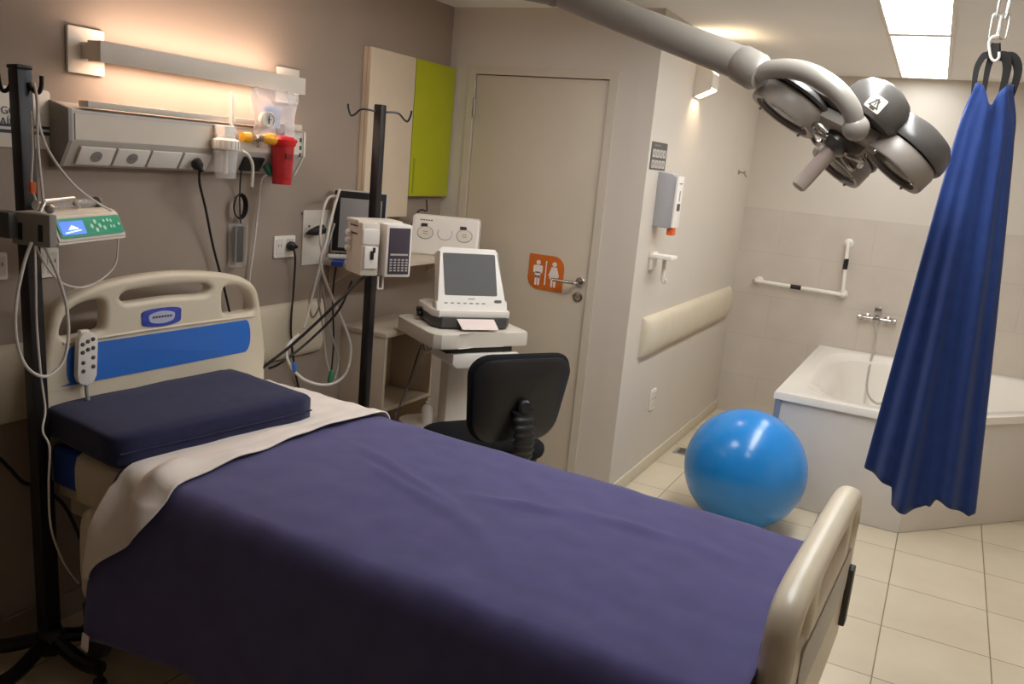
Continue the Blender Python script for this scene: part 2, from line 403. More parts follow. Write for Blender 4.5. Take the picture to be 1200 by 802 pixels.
MB().box(Vector((.068, 2.45 - 2.2, -.052)) + nrm * .004, (.058, .1, .012), RS, bev=.003).build('dark_module', 'black', rl)
q = MB()
for z in (.05, .02, -.008): q.box((.0935, yb - .03, z), (.002, .012, .016))
q.build('gas_mark', 'darkgrey', rl)

def plug(mb, c, d):
    d = Vector(d).normalized(); mb.lathe([(.014, 0), (.02, .01), (.019, .024), (.009, .034), (.006, .045)], c, d, 14)
# black lead from socket to behind the headboard
b = MB(); c0 = P(228, 189, 0, .085); plug(b, c0, (.6, .2, -.7))
b.tube([c0 + Vector((.02, .005, -.03)), P(234, 215, 0, .09), P(241, 245, 0, .05), P(250, 290, 0, .03), P(262, 335, 0, .03), P(270, 370, 0, .03)], .0045)
tag(b.build('power_lead', 'blackcable'), 'black power lead plugged into trunking, dropping behind headboard', 'cable')
# coiled handset on the wall
hs = thing('call_handset', 'dark handset in a clear wall holder with its cord coiled above', 'handset', P(277, 312, 0, 0))
hp = hs.location
rl_ = lambda p: Vector(p) - hp
a = rl_(P(282, 262, 0, .02)); e = rl_(P(272, 310, 0, .02)); dv = (a - e)
b = MB().box((a + e) / 2 + Vector((.008, 0, 0)), (.02, .042, dv.length * .86), bev=.006)
b.build('handset', 'darkgrey', hs)
b = MB()
for yy in (-.027, .027): b.box((a + e) / 2 + Vector((.01, yy, -.004)), (.03, .004, dv.length))
b.box((a + e) / 2 + Vector((-.012, 0, -.004)), (.005, .056, dv.length)); b.box(e + Vector((.01, 0, -.004)), (.03, .056, .005))
b.build('holder', 'clear', hs)
b = MB()
b.tube([rl_(P(290, 186, 0, .07)), rl_(P(283, 200, 0, .05)), rl_(P(281, 225, 0, .02)), rl_(P(281, 240, 0, .02)), a], .003)
for k in range(4):
    cc = rl_(P(280 + k * .8, 242, 0, .022 + .004 * k)); 
    b.tube([cc + Vector((0, math.cos(2 * PI * i / 12) * (.026 + .003 * k), math.sin(2 * PI * i / 12) * (.042 + .002 * k))) for i in range(12)], .0028, n=6, smooth=3, closed=True)
b.build('cord', 'blackcable', hs)

# suction / gas fittings hanging on the trunking
hb_ = thing('suction_jar', 'clear suction jar with white ribbed lid on the trunking', 'jar', P(264, 210, 0, .13))
b = MB().lathe([(.045, .103), (.047, .108), (.047, .135), (.03, .142), (.03, .15), (.012, .152)], (0, 0, 0), n=40)
for i in range(20):
    aa = 2 * PI * i / 20; b.box((.0475 * math.cos(aa), .0475 * math.sin(aa), .121), (.004, .004, .024), Matrix.Rotation(aa, 3, 'Z'))
b.box((-.03, .0, .16), (.1, .05, .05), bev=.008)
b.build('lid', 'white', hb_)
MB().lathe([(.03, 0), (.036, .004), (.043, .1), (.041, .1), (.034, .006), (.001, .005)]).build('jar', 'clear', hb_)
MB().cyl((0, 0, .02), (0, 0, .1), .008).build('inner_tube', 'white', hb_)
fm = thing('flow_tube', 'clear upright flow meter tube beside the yellow valve', 'flow meter', P(272, 155, 0, .12))
MB().lathe([(.016, 0), (.016, .015), (.012, .02), (.012, .13), (.009, .14)]).build('tube', 'clear', fm)
MB().cyl((0, 0, .0), (0, 0, .12), .004).build('stem', 'white', fm)
gv = thing('gas_regulator', 'yellow-knobbed gas regulator with white dial on the trunking', 'regulator', P(304, 163, 0, .1))
def rg(px, py, x): return P(px, py, 0, x) - gv.location
MB().lathe([(.01, -.02), (.013, -.01), (.013, .01), (.01, .02)], rg(303, 162, .13), (0, 1, 0)).cyl(rg(303, 163, .09), rg(303, 163, .14), .01).cyl(rg(303, 163, .13), rg(303, 173, .13), .008).build('body', 'chrome', gv)
MB().lathe([(.006, -.022), (.016, -.02), (.019, -.005), (.019, .012), (.012, .02)], rg(289, 161, .13), (.1, 1, 0)).build('knob', 'yellow', gv)
kb = MB().lathe([(.009, -.035), (.016, -.03), (.021, -.01), (.021, .014), (.017, .02)], rg(317, 163, .135), (.35, 1, -.05))
for i in range(10):
    pass
kb.build('knob', 'yellow', gv)
MB().lathe([(.004, .021), (.014, .0215), (.014, .0235), (.004, .024)], rg(317, 163, .135), (.35, 1, -.05)).build('knob_cap', 'brass', gv)
MB().lathe([(.026, 0), (.028, .004), (.028, .03), (.024, .033), (.022, .028), (.001, .028)], rg(310, 140, .155), (1, -.35, 0)).build('dial', 'white', gv)
q = MB().box(rg(310, 140, .155) + Vector((.032, -.01, 0)), (.003, .003, .03)); q.box(rg(310, 140, .155) + Vector((.032, -.007, 0)), (.003, .016, .003)); q.build('dial_needle', 'darkgrey', gv)
rc = thing('red_canister', 'red suction canister hanging at the right end of trunking', 'canister', P(330, 216, 0, .12))
MB().lathe([(.034, .004), (.036, 0), (.043, .14), (.043, .15), (.03, .15)], n=32).build('canister', 'redclear', rc)
b = MB().lathe([(.047, .145), (.049, .15), (.049, .168), (.04, .178), (.02, .182), (.001, .183)], n=32)
b.box((.0, .05, .165), (.03, .03, .015), bev=.004); b.build('lid', 'red', rc)
q = MB().box((.0425, -.012, .11), (.004, .03, .022), bev=.001)
for z in (.085, .065, .045, .025): q.box((.0405 - (.09 - z) * .05, -.012, z), (.003, .028, .002))
q.build('scale_marks', mat('dark_red_print', '7e1014', .4), rc)
q = MB().lathe([(.017, 0), (.02, .003), (.02, .014), (.016, .017), (.014, .013), (.001, .013)], P(328, 151, 0, .11) - rc.location, (1, -.35, 0)); q.build('gauge', 'chrome', rc)
MB().cyl(P(328, 152, 0, .1) - rc.location, Vector((0, 0, .178)), .008).build('gauge_pipe', 'red', rc)
cable('hose', [P(283, 177, 0, .13), P(291, 182, 0, .14), P(296, 195, 0, .13), P(295, 219, 0, .12)], .006, 'tube', 'short clear hose hanging from suction jar lid', 'hose')
b = MB().lathe([(.014, -.015), (.016, 0), (.013, .02), (.006, .028)], P(314, 198, 0, .075), (.4, .2, -.9), 14)
gp = tag(b.build('gas_plug', 'green'), 'small green gas plug under the right end of trunking', 'plug')
cable('oxygen_tube', [P(313, 205, 0, .08), P(306, 212, 0, .06), P(303, 240, 0, .03), P(298, 285, 0, .025), P(292, 330, 0, .02), P(290, 372, 0, .02)], .0042, 'whitecable', 'white tube running down the wall from the green gas plug', 'tube')
# clear bag hanging over the wall light
R = []
for i in range(13):
    t_ = i / 12
    row = []
    for k in range(24):
        aa = 2 * PI * k / 24
        w_ = .115 * (1 + .05 * math.sin(t_ * 9)) * (.9 + .1 * math.sin(PI * min(1, t_ * 1.4 + .1))); d_ = .022 * math.sin(PI * (t_ * .9 + .05)) + .003
        row.append(Vector((.125 + d_ * math.sin(aa) + .014 * noise.noise(Vector((k * .9, i * .8, 2))), 2.5 + w_ * math.cos(aa) + .012 * t_, 1.822 - .19 * t_ + .006 * noise.noise(Vector((k * .9, i * .5, 0))))))
    R.append(row)
bg = thing('clear_bag', 'crumpled clear plastic bag hanging under the right half of wall light', 'bag', (.125, 2.48, 1.64))
mb = MB().rings(R); mb.bm.transform(T(-.125, -2.48, -1.64)); mb.build('bag', 'clearbag', bg, smooth=60)
q = MB().box((.016, -.005, .085), (.002, .085, .075)); q.build('leaflet', mat('pale_blue_print', 'c9cbe0', .5), bg)

# notice on the wall at the left edge
ns = thing('wall_notice', 'white notice with dark lettering behind the black pole at left edge', 'sign', (0, 1.52, 1.555))
MB().prism(rrect(.4, .17, .012, 4), .001, .006, T(0, -.03, .085) @ FACE_X, bev=.001).build('board', 'offwhite', ns)
for body, px, py in (('GO', -1, 131), ('AÍD', -2, 144)):
    p_ = P(px, py, 0, 0); me = text_mesh(body, .03); me.transform(T(.0068, p_.y - 1.52, p_.z - 1.555 - .004) @ FACE_X); link('lettering', me, 'navyprint', ns, 0)
q = MB().box((.0065, -.03, .062), (.001, .4, .008)); q.box((.0065, -.03, .045), (.001, .4, .01)); q.build('stripe', 'navyprint', ns)
# small wall sockets
def outlet(name, label, ax_m, loc, w, h, holes=2):
    t = thing(name, label, 'socket', loc)
    MB().prism(rrect(w, h, .006, 3), 0, .009, ax_m, bev=.002).build('plate', 'white', t)
    q = MB()
    for i in range(holes):
        cx = (i - (holes - 1) / 2) * w / holes
        q.prism(rrect(w / holes * .72, h * .72, .003, 2, cx, 0), .009, .0105, ax_m)
    q.build('insert', 'offwhite', t)
    for i in range(holes):
        cx = (i - (holes - 1) / 2) * w / holes
        for e in (-.008, .008): MB().prism(rrect(.003, .012, .001, 1, cx + e, .006), .0105, .0112, ax_m).build('slot', 'darkgrey', t)
    return t
outlet('wall_socket', 'white double wall socket left of the headboard beside the pole', FACE_X, P(51, 308, 0, 0), .09, .09)
outlet('wall_socket', 'white wall socket at the very left edge of the photo', FACE_X, P(-3, 312, 0, 0), .05, .08, 1)
outlet('wall_socket', 'white wall socket with a black plug right of the headboard', FACE_X, P(332, 289, 0, 0), .125, .09)
outlet('wall_socket', 'white socket low on the white partition wall', FACE_X, (XC, 4.478, .42), .085, .12)
b = MB(); c0 = P(338, 288, 0, .011); plug(b, c0, (1, .1, 0))
b.tube([c0 + Vector((.035, 0, 0)), P(344, 291, 0, .05), P(346, 305, 0, .03), P(344, 340, 0, .03), P(341, 385, 0, .055), P(345, 430, 0, .03), P(350, 455, 0, .004), P(352, 475, 0, .0)], .0045)
tag(b.build('power_lead', 'blackcable'), 'black power lead plugged into socket right of the headboard', 'cable')
sp = thing('service_plate', 'tall white metal wall plate right of the plugged socket', 'wall plate', P(366, 312, 0, 0))
ry = lambda px, py: P(px, py, 0, 0) - sp.location
c0 = (ry(352, 247) + ry(379, 308)) / 2
MB().prism(rrect(.175, .235, .004, 2), 0, .006, T(0, c0.y + .02, c0.z) @ FACE_X, bev=.001).build('plate', 'offwhite', sp)
q = MB()
for px, py in ((353, 250), (361, 265)): q.lathe([(.005, 0), (.005, .002)], ry(px, py) + Vector((.006, 0, 0)), (1, 0, 0), 12)
q.build('screw', 'darkgrey', sp)
b = MB().lathe([(.004, 0), (.012, .02), (.02, .05), (.02, .085), (.012, .09)], P(359, 274, 0, .02), (.35, .9, .25), 14)
tag(b.build('connector_plug', 'black'), 'black cone plug lying across the tall white wall plate', 'plug')

# upper cupboard, wall shelf, bookshelf
cu = thing('wall_cupboard', 'flat wall cupboard with cream and lime green doors in the corner', 'cupboard', (0, 3.545, 1.43))
MB().box((.012, 0, .325), (.02, .72, .65)).build('carcass', 'panelcream', cu)
MB().box((.033, -.182, .325 - .05), (.018, .354, .75), bev=.002).build('cream_door', 'panelcream', cu)
gd = MB().box((.033, .18, .325), (.018, .356, .65), bev=.002).build('lime_door', 'lime', cu)
MB().box((.043, .03, .1), (.003, .012, .17), bev=.001).build('pull_strip', mat('olive_pull', '8d8f12', .5), gd)
ws = thing('wall_shelf', 'cream wall shelf carrying the monitor and the white console', 'shelf', (0, 3.42, 1.128))
MB().box((.128, -.03, .014), (.25, .9, .028), bev=.003).build('board', 'shelfcream', ws)
for y in (-.4, .4): MB().prism([(0, 0), (.16, 0), (0, -.1)], -.008, .008, T(.003, y, 0) @ RX90).build('bracket', 'shelfcream', ws)
bs = thing('bookshelf', 'low open beige bookshelf against the wall left of the cart', 'bookshelf', (0, 3.335, 0))
W, H, DP = .42, .83, .25
for y in (-W / 2 + .009, W / 2 - .009): MB().box((DP / 2 + .002, y, H / 2 - .011), (DP, .018, H - .022), bev=.001).build('side_panel', 'shelfcream', bs)
MB().box((DP / 2 + .002, 0, H - .011), (DP + .006, W + .006, .022), bev=.002).build('top_panel', 'shelfcream', bs)
MB().box((.006, 0, H / 2), (.006, W - .036, H - .05)).build('back_panel', 'shelfcream', bs)
for z in (.06, .46): MB().box((DP / 2 + .006, 0, z), (DP - .01, W - .036, .018), bev=.001).build('shelf', 'shelfcream', bs)
MB().box((DP - .02, 0, .03), (.012, W - .036, .05)).build('plinth', 'shelfcream', bs)

# bedside monitor on the shelf
mo = thing('bedside_monitor', 'grey-screened monitor with dark bezel standing on the wall shelf', 'monitor', (.125, 3.04, 1.156), math.radians(30))
tilt = Matrix.Rotation(math.radians(-6), 3, 'X')
MB().box((.01, 0, .165), (.235, .035, .275), tilt, bev=.006).build('casing', 'lightgrey', mo)
MB().box((.01, -.0185, .167), (.222, .004, .26), tilt, bev=.001).build('bezel', 'black', mo)
MB().box((.015, -.0215, .16), (.18, .003, .215), tilt).build('screen', 'greyscreen', mo)
MB().box((-.02, .03, .1), (.12, .04, .18), tilt, bev=.01).build('rear_housing', 'black', mo)
MB().box((0, .02, .008), (.12, .1, .016), bev=.004).build('foot', 'black', mo)
pb = thing('probe', 'white and blue transducer lying at the left end of the wall shelf', 'probe', P(397, 288, 0, .2))
dz = 1.156 - pb.location.z
MB().cyl((-.03, -.03, dz + .034), (.02, .04, dz + .034), .012).build('handle', 'whitecable', pb)
MB().box((.0, .0, dz + .011), (.05, .1, .022), Matrix.Rotation(.6, 3, 'Z'), bev=.006).build('cradle', 'bluevinyl', pb)

# white console behind the CTG
so = thing('doppler_console', 'white sloping console with two round dials at back of shelf', 'console', (.225, 3.625, 1.156), math.radians(24))
so.scale = (1.07, .9, .88)
pr = [(-.075, 0), (-.075, .05), (-.02, .215), (.02, .222), (.06, .2), (.06, 0)]
R = [[Vector((x, y, z)) for y, z in pr] for x in (-.155, .155)]
mb = MB().rings(R); bmesh.ops.bevel(mb.bm, geom=mb.bm.edges[:], offset=.008, segments=2, affect='EDGES'); mb.build('casing', 'white', so)
ang = math.atan2(.165, .055); RT = Matrix.Rotation(ang - PI / 2 + PI / 2, 4, 'X')
FC = T(0, -.047, .132) @ Matrix.Rotation(ang, 4, 'X')
for x in (-.09, .09):
    d = MB()
    d.prism([(.037 * math.cos(2 * PI * i / 28) + x, -.01 + .037 * math.sin(2 * PI * i / 28)) for i in range(28)], .0005, .003, FC)
    dial = d.build('dial', 'midgrey', so)
    MB().prism([(.034 * math.cos(2 * PI * i / 28) + x, -.01 + .034 * math.sin(2 * PI * i / 28)) for i in range(28)], .003, .005, FC).build('dial_face', 'offwhite', dial)
    MB().prism(rrect(.03, .018, .003, 2, x - .008, .033), .004, .0058, FC).build('display', 'black', so)
    q = MB()
    for e in (-.004, -.016): q.prism(rrect(.022, .004, .001, 1, x, e), .005, .0056, FC)
    q.build('dial_print', 'midgrey', dial)
q = MB()
q.tube([FC @ Vector((.033 * math.sin(t * PI / 9) * (1 if t % 18 else 1), -.005 + .036 * math.cos(t * PI / 9), .002)) for t in range(3, 16)], .0022, n=6, smooth=2)
q.build('cradle_groove', 'lightgrey', so)
q = MB()
for i in range(5): q.prism(rrect(.009, .006, .001, 1, -.115 + i * .012, .062), .0005, .0016, FC)
q.build('maker_print', 'darkgrey', so)
cable('console_cord', [P(498, 262, 0, .04) + Vector((0, 0, .12)), P(500, 247, 0, .05), P(494, 246, 0, .05), P(487, 252, 0, .05), P(480, 272, 0, .05)], .004, 'blackcable', 'black cord arching over the back of white console')

# ------------------------------------------------------------------ second IV stand with infusion pump
def hookbar(mb, z, span, r=.004):
    for sgn in (-1, 1):
        mb.tube([(0, 0, z), (0, sgn * span * .55, z + .006), (0, sgn * span * .8, z - .018), (0, sgn * span * .92, z - .022), (0, sgn * span, z + .002), (0, sgn * span * 1.02, z + .02)], r, n=8)
P2 = Vector((.36, 2.84, 0))
i2 = thing('drip_stand', 'slim black drip stand holding the boxy infusion pump', 'drip stand', P2)
MB().box((0, 0, .95), (.036, .036, 1.73), bev=.004).build('pole', 'blackmetal', i2)
b = MB(); hookbar(b, 1.785, .125)
for v_ in b.bm.verts: v_.co = Matrix.Rotation(math.radians(-40), 3, 'Z') @ v_.co
b.build('hook', 'blackmetal', i2)
def stand_base(par, n, L, a0, z=.075, r=.016):
    MB().lathe([(.035, .05), (.04, .06), (.04, .11), (.03, .13)]).build('hub', 'blackmetal', par)
    for k in range(n):
        a = math.radians(a0 + 360 * k / n); e = Vector((math.cos(a) * L, math.sin(a) * L, z - .015))
        lg = MB().tube([(0, 0, z + .012), e * .6 + Vector((0, 0, .6 * .015 + .012)), e], r, n=10).build('leg', 'blackmetal', par)
        b = MB(); d = Vector((-math.sin(a), math.cos(a), 0))
        b.lathe([(.018, -.012), (.022, -.009), (.022, .009), (.018, .012)], (e.x, e.y, .0235), d, 20)
        b.cyl((e.x, e.y, .024), (e.x, e.y, z), .008); b.build('castor', 'black', lg)
stand_base(i2, 5, .24, 20)
ip = thing('infusion_pump', 'cream boxy infusion pump with plum keypad on the slim stand', 'infusion pump', (.495, 2.735, 1.158), math.radians(-30))
# local x = front normal, y = right
b = MB()
b.box((-.07, -.062, .105), (.15, .075, .205), bev=.008)
b.build('left_body', 'offwhite', ip)
MB().box((-.055, .045, .105), (.18, .11, .205), bev=.008).build('right_body', 'white', ip)
MB().box((-.085, -.01, .208), (.12, .19, .014), bev=.006).build('top_handle', 'offwhite', ip)
MB().box((.004, -.062, .155), (.016, .07, .06), bev=.006).build('latch', 'white', ip)
MB().box((.008, -.062, .075), (.02, .055, .085), bev=.005).build('tube_door', 'white', ip)
q = MB().box((.0195, -.06, .085), (.006, .014, .034), bev=.002); q.box((.0195, -.052, .105), (.006, .01, .02), bev=.002); q.build('clamp', 'black', ip)
kp = MB().box((.0365, .045, .105), (.004, .088, .18), bev=.001).build('keypad', 'purplepanel', ip)
q = MB()
for r_ in range(5):
    for c_ in range(5 if r_ else 5): q.box((.039, .012 + c_ * .0165, .03 + r_ * .0105), (.002, .01, .006))
q.build('keys', 'lightgrey', kp)
MB().box((.039, .045, .092), (.002, .074, .007)).build('key_strip', 'lightgrey', kp)
q = MB()
for z in (.16, .19): q.box((-.075, -.1005, z), (.07, .002, .006))
q.build('vent_slot', 'darkgrey', ip)
b = MB()
for z in (.16, .13, .1): b.lathe([(.007, 0), (.012, .006), (.012, .02), (.005, .024)], (-.1, -.1, z), (0, -1, 0), 12)
b.build('side_knob', 'white', ip)
b = MB().box((-.15, -.05, .11), (.05, .08, .06), bev=.005); b.build('pole_clamp', 'darkgrey', ip)
q = MB().box((.0, -.02, -.025), (.006, .006, .05)); q.box((.0, .0, -.025), (.006, .006, .05)); q.box((.0, -.01, -.048), (.006, .026, .006)); q.build('door_clip', 'white', ip)
cable('pump_cable', [P(436, 320, 0, .44), P(420, 330, 0, .42), P(385, 365, 0, .36), P(345, 402, 0, .25), P(312, 428, 0, .2), P(298, 440, 0, .15)], .006, 'blackcable', 'black cable sloping from infusion pump down to the headboard')
cable('pump_cable', [P(412, 330, 0, .4), P(396, 365, 0, .3), P(362, 400, 0, .22), P(330, 425, 0, .2), P(315, 432, 0, .16)], .005, 'blackcable', 'thinner black cable sloping just under the thick pump cable')
# white monitor leads
cable('monitor_lead', [P(396, 230, 0, .06), P(385, 232, 0, .1), P(378, 250, 0, .12), P(375, 280, 0, .14), P(377, 300, 0, .15), P(369, 335, 0, .16), P(360, 370, 0, .18), P(356, 385, 0, .2)], .0055, 'whitecable', 'white lead arching from the monitor and hanging straight down', 'cable')
cable('monitor_lead', [P(398, 222, 0, .1), P(390, 250, 0, .14), P(382, 285, 0, .18), P(376, 310, 0, .2), P(390, 350, 0, .22), P(405, 385, 0, .25), P(411, 410, 0, .26), P(405, 438, 0, .28), P(385, 451, 0, .28), P(358, 446, 0, .26), P(340, 428, 0, .24), P(336, 408, 0, .22), P(350, 392, 0, .2)], .006, 'whitecable', 'white lead ending in the big loop above the bed sheet', 'cable')
cable('monitor_lead', [P(385, 255, 0, .1), P(380, 300, 0, .15), P(372, 340, 0, .16), P(378, 380, 0, .17), P(382, 420, 0, .2), P(386, 436, 0, .22)], .0045, 'greycable', 'thin grey lead hanging inside the white loop', 'cable')
cable('monitor_lead', [P(392, 262, 0, .12), P(374, 320, 0, .14), P(363, 350, 0, .15), P(366, 372, 0, .15), P(374, 360, 0, .15), P(377, 335, 0, .15), P(385, 380, 0, .2), P(396, 420, 0, .2), P(392, 445, 0, .22)], .0045, 'greycable', 'thin grey lead twisted into a small bundle below the wall plate', 'cable')
cable('monitor_lead', [P(394, 280, 0, -.002), P(394, 310, 0, .05), P(390, 345, 0, .05), P(391, 400, 0, .06), P(388, 440, 0, .08)], .004, 'blackcable', 'black lead dropping straight down left of the bookshelf', 'cable')
b = MB().lathe([(.008, 0), (.011, .01), (.011, .045), (.006, .055)], P(386, 449, 0, .26), (0, .3, 1), 12)
tag(b.build('lead_connector', 'green'), 'small green connector hanging at the bottom of the looped leads', 'connector')
b = MB().lathe([(.006, 0), (.009, .008), (.009, .035), (.004, .045)], P(345, 436, 0, .25), (.2, -.3, 1), 12)
tag(b.build('lead_connector', 'bluepanel'), 'small blue connector at the left of the looped leads', 'connector')

# ------------------------------------------------------------------ cart with fetal monitor
CR = math.radians(57)
ct = thing('equipment_cart', 'beige equipment cart with curved tabletop behind the black chair', 'cart', (.535, 3.31, 0), CR)
ct.scale = (1.08, 1.08, 1)
# local x = right, y = back
tp = [(.0 + p[0], p[1]) for p in rrect(.44, .42, .05, 6)]
out = []
for x, y in tp: out.append((x, y))
# shallow recess along the front edge
poly = rrect(.44, .42, .05, 6)
idx = [i for i, p in enumerate(poly) if p[1] < -.2 and p[0] < 0]
poly = [(.17, .21), (-.17, .21), (-.205, .195), (-.22, .16), (-.22, -.15), (-.215, -.19), (-.19, -.215), (-.15, -.22), (-.115, -.213), (-.08, -.2), (-.04, -.195), (.04, -.195), (.1, -.195), (.18, -.2), (.21, -.195), (.22, -.16), (.22, .16), (.205, .195)]
MB().prism(poly, .84, .905, bev=.008).build('tabletop', 'offwhite', ct)
MB().box((0, .02, .62), (.11, .08, .42), bev=.01).build('column', 'offwhite', ct)
MB().box((0, -.03, .826), (.3, .3, .024)).build('slide_rail', 'black', ct)
dr = MB().prism([(-.15, 0), (.15, 0), (.15, -.045), (.135, -.06), (-.13, -.06), (-.15, -.042)], -.15, .15, T(.02, -.055, .812) @ RX90, bev=.004).build('drawer', 'white', ct)
MB().prism(rrect(.4, .36, .06, 6), .385, .42, bev=.008).build('lower_shelf', 'offwhite', ct)
b = MB().box((0, .02, .24), (.1, .07, .3), bev=.01); b.build('lower_column', 'offwhite', ct)
for sx in (-1, 1):
    for sy in (-1, 1):
        lg = MB().tube([(0, .02, .11), (sx * .1, sy * .1 + .01, .095), (sx * .19, sy * .17, .08)], .018, n=10).build('leg', 'offwhite', ct)
        MB().lathe([(.022, -.012), (.028, -.008), (.028, .008), (.022, .012)], (sx * .19, sy * .17, .029), (1, 0, 0), 20).cyl((sx * .19, sy * .17, .03), (sx * .19, sy * .17, .085), .008).build('castor', 'darkgrey', lg)
b = MB(); b.tube([(-.2, -.05, .835), (-.2, -.07, .81), (-.2, -.1, .8), (-.2, -.13, .815), (-.2, -.125, .838)], .006); b.tube([(-.185, -.06, .835), (-.185, -.09, .808), (-.185, -.12, .835)], .006); b.build('cable_hook', 'chrome', ct)
gel = thing('gel_bottle', 'small white pump bottle on the lower shelf of the cart', 'bottle', (.43, 3.24, .42))
MB().lathe([(.024, 0), (.026, .004), (.026, .07), (.018, .085), (.009, .09)], n=24).build('bottle', 'white', gel)
MB().lathe([(.01, .088), (.01, .105), (.004, .108), (.004, .125)], n=16).box((.008, 0, .127), (.03, .01, .008), bev=.002).build('pump_top', 'white', gel)
cg = thing('fetal_monitor', 'white fetal monitor with tilted grey screen on the equipment cart', 'monitor', (.0, 0, .905), 0)
fl = P(515, 386, 2, .905); fr = P(597, 387, 2, .905)
rd = (fr - fl); CA = math.atan2(rd.y, rd.x); cw = rd.length
bk = Vector((-math.sin(CA), math.cos(CA), 0))
cg.location = (fl + fr) / 2 + bk * .14; cg.rotation_euler = (0, 0, CA); cg.scale = (1.08, 1.05, 1.1); cg.location = cg.location - Vector((math.cos(CA), math.sin(CA), 0)) * .012
hw = cw / 2
print('ctg width', cw, math.degrees(CA))
b = MB().prism([(-hw + .03, -.14), (hw - .02, -.14), (hw, -.11), (hw, .12), (hw - .03, .15), (-hw + .03, .15), (-hw, .12), (-hw, -.09)], .006, .05, bev=.006); b.build('base', 'darkgrey', cg)
MB().prism([(-hw + .02, -.13), (hw - .01, -.13), (hw + .002, -.11), (hw + .002, .12), (hw - .03, .153), (-hw + .03, .153), (-hw - .002, .12), (-hw - .002, -.09)], .045, .075, bev=.008).build('top_deck', 'white', cg)
for sx in (-1, 1):
    for sy in (-1, 1): MB().cyl((sx * (hw - .04), sy * .1, 0), (sx * (hw - .04), sy * .1, .008), .012).build('rubber_foot', 'black', cg)
tl_ = Matrix.Rotation(math.radians(-24), 4, 'X')
FM = T(.0, -.105, .062) @ tl_ @ RX90       # xy on the screen plane, z towards the viewer
HM = .27
shape = [(-hw + .012, .0), (hw - .008, 0), (hw - .006, .05), (hw - .028, .06), (hw - .032, HM - .02), (hw - .045, HM), (-hw + .05, HM + .004), (-hw + .03, HM - .015), (-hw + .032, .06), (-hw + .01, .05)]
MB().prism(shape, -.05, .008, FM, bev=.01, seg=3).build('screen_housing', 'white', cg)
MB().prism(rrect(cw - .1, .175, .006, 3, .0, .158), .008, .0095, FM).build('screen', 'screen', cg)
q = MB()
for i in range(7): q.prism(rrect(.014, .005, .002, 2, -.11 + i * .027, .038), .008, .0095, FM)
q.build('buttons', 'midgrey', cg)
MB().prism(rrect(.032, .011, .005, 3, .115, .048), .008, .011, FM).build('power_button', 'darkgrey', cg)
MB().prism(rrect(.03, .004, .001, 1, 0, .056), .008, .009, FM).build('maker_print', 'midgrey', cg)
MB().prism([(-.075, .0), (.085, .0), (.095, -.07), (-.06, -.07)], -.001, .0006, T(0, -.13, .05) @ Matrix.Rotation(math.radians(35), 4, 'X')).build('paper_strip', 'pinkpaper', cg)
b = MB()
for z in (.03, .045): b.lathe([(.01, 0), (.012, .004), (.012, .02), (.006, .024)], (-hw + .0, .02 + z, z - .002), (-1, 0, 0), 14)
b.build('side_socket', 'black', cg)
cable('cart_cable', [P(494, 404, 2, .84), P(489, 418, 0, .42), P(478, 452, 0, .42), P(462, 492, 0, .44), P(455, 520, 0, .44)], .004, 'blackcable', 'black cable hanging from the cart down past the bookshelf')

# ------------------------------------------------------------------ office chair
ch = thing('office_chair', 'black fabric office chair with its back to the bed', 'chair', (.835, 3.06, 0), math.radians(146))
# local x = facing direction
def pad(outline, z0, z1, crown, M=None):
    mb = MB(); n = len(outline); R = []
    for k, (sc, z) in enumerate(((.9, z0), (.98, z0 + .012), (1., (z0 + z1) / 2), (.985, z1 - .012), (.93, z1 - .002), (.6, z1 + crown * .7), (.2, z1 + crown))):
        R.append([Vector((x * sc, y * sc, z)) for x, y in outline])
    mb.rings(R)
    if M: mb.bm.transform(M)
    return mb
seat_o = [(p[0] * 1., p[1] * (1. + .05 * p[0] / .2)) for p in rrect(.44, .45, .11, 7)]
pad(seat_o, .445, .505, .012).build('seat', 'blackfab', ch, smooth=60)
MB().prism(rrect(.38, .39, .09, 6), .425, .447, bev=.005).build('seat_shell', 'black', ch)
bo = []
for x, y in rrect(.43, .37, .09, 7): bo.append((x * (1 + .1 * y / .18) if True else x, y))
BM = T(-.265, 0, .735) @ Matrix.Rotation(math.radians(-8), 4, 'Y') @ Matrix(((0, 0, 1, 0), (1, 0, 0, 0), (0, 1, 0, 0), (0, 0, 0, 1)))
bk_ = pad(bo, -.005, .04, .012)
for v_ in bk_.bm.verts: v_.co.z += .35 * v_.co.x ** 2
bk_.bm.transform(BM); bk_.build('backrest', 'blackfab', ch, smooth=60)
bb = MB()
sh = []
for x, y in bo: sh.append((x * .94, y * .94))
R = [[Vector((x * s_, y * s_, z + .35 * (x * s_) ** 2)) for x, y in sh] for s_, z in ((1.0, -.004), (1.0, -.012), (.93, -.02), (.5, -.024), (.1, -.026))]
bb.rings(R); bb.bm.transform(BM); bb.build('back_shell', 'black', ch, smooth=50)
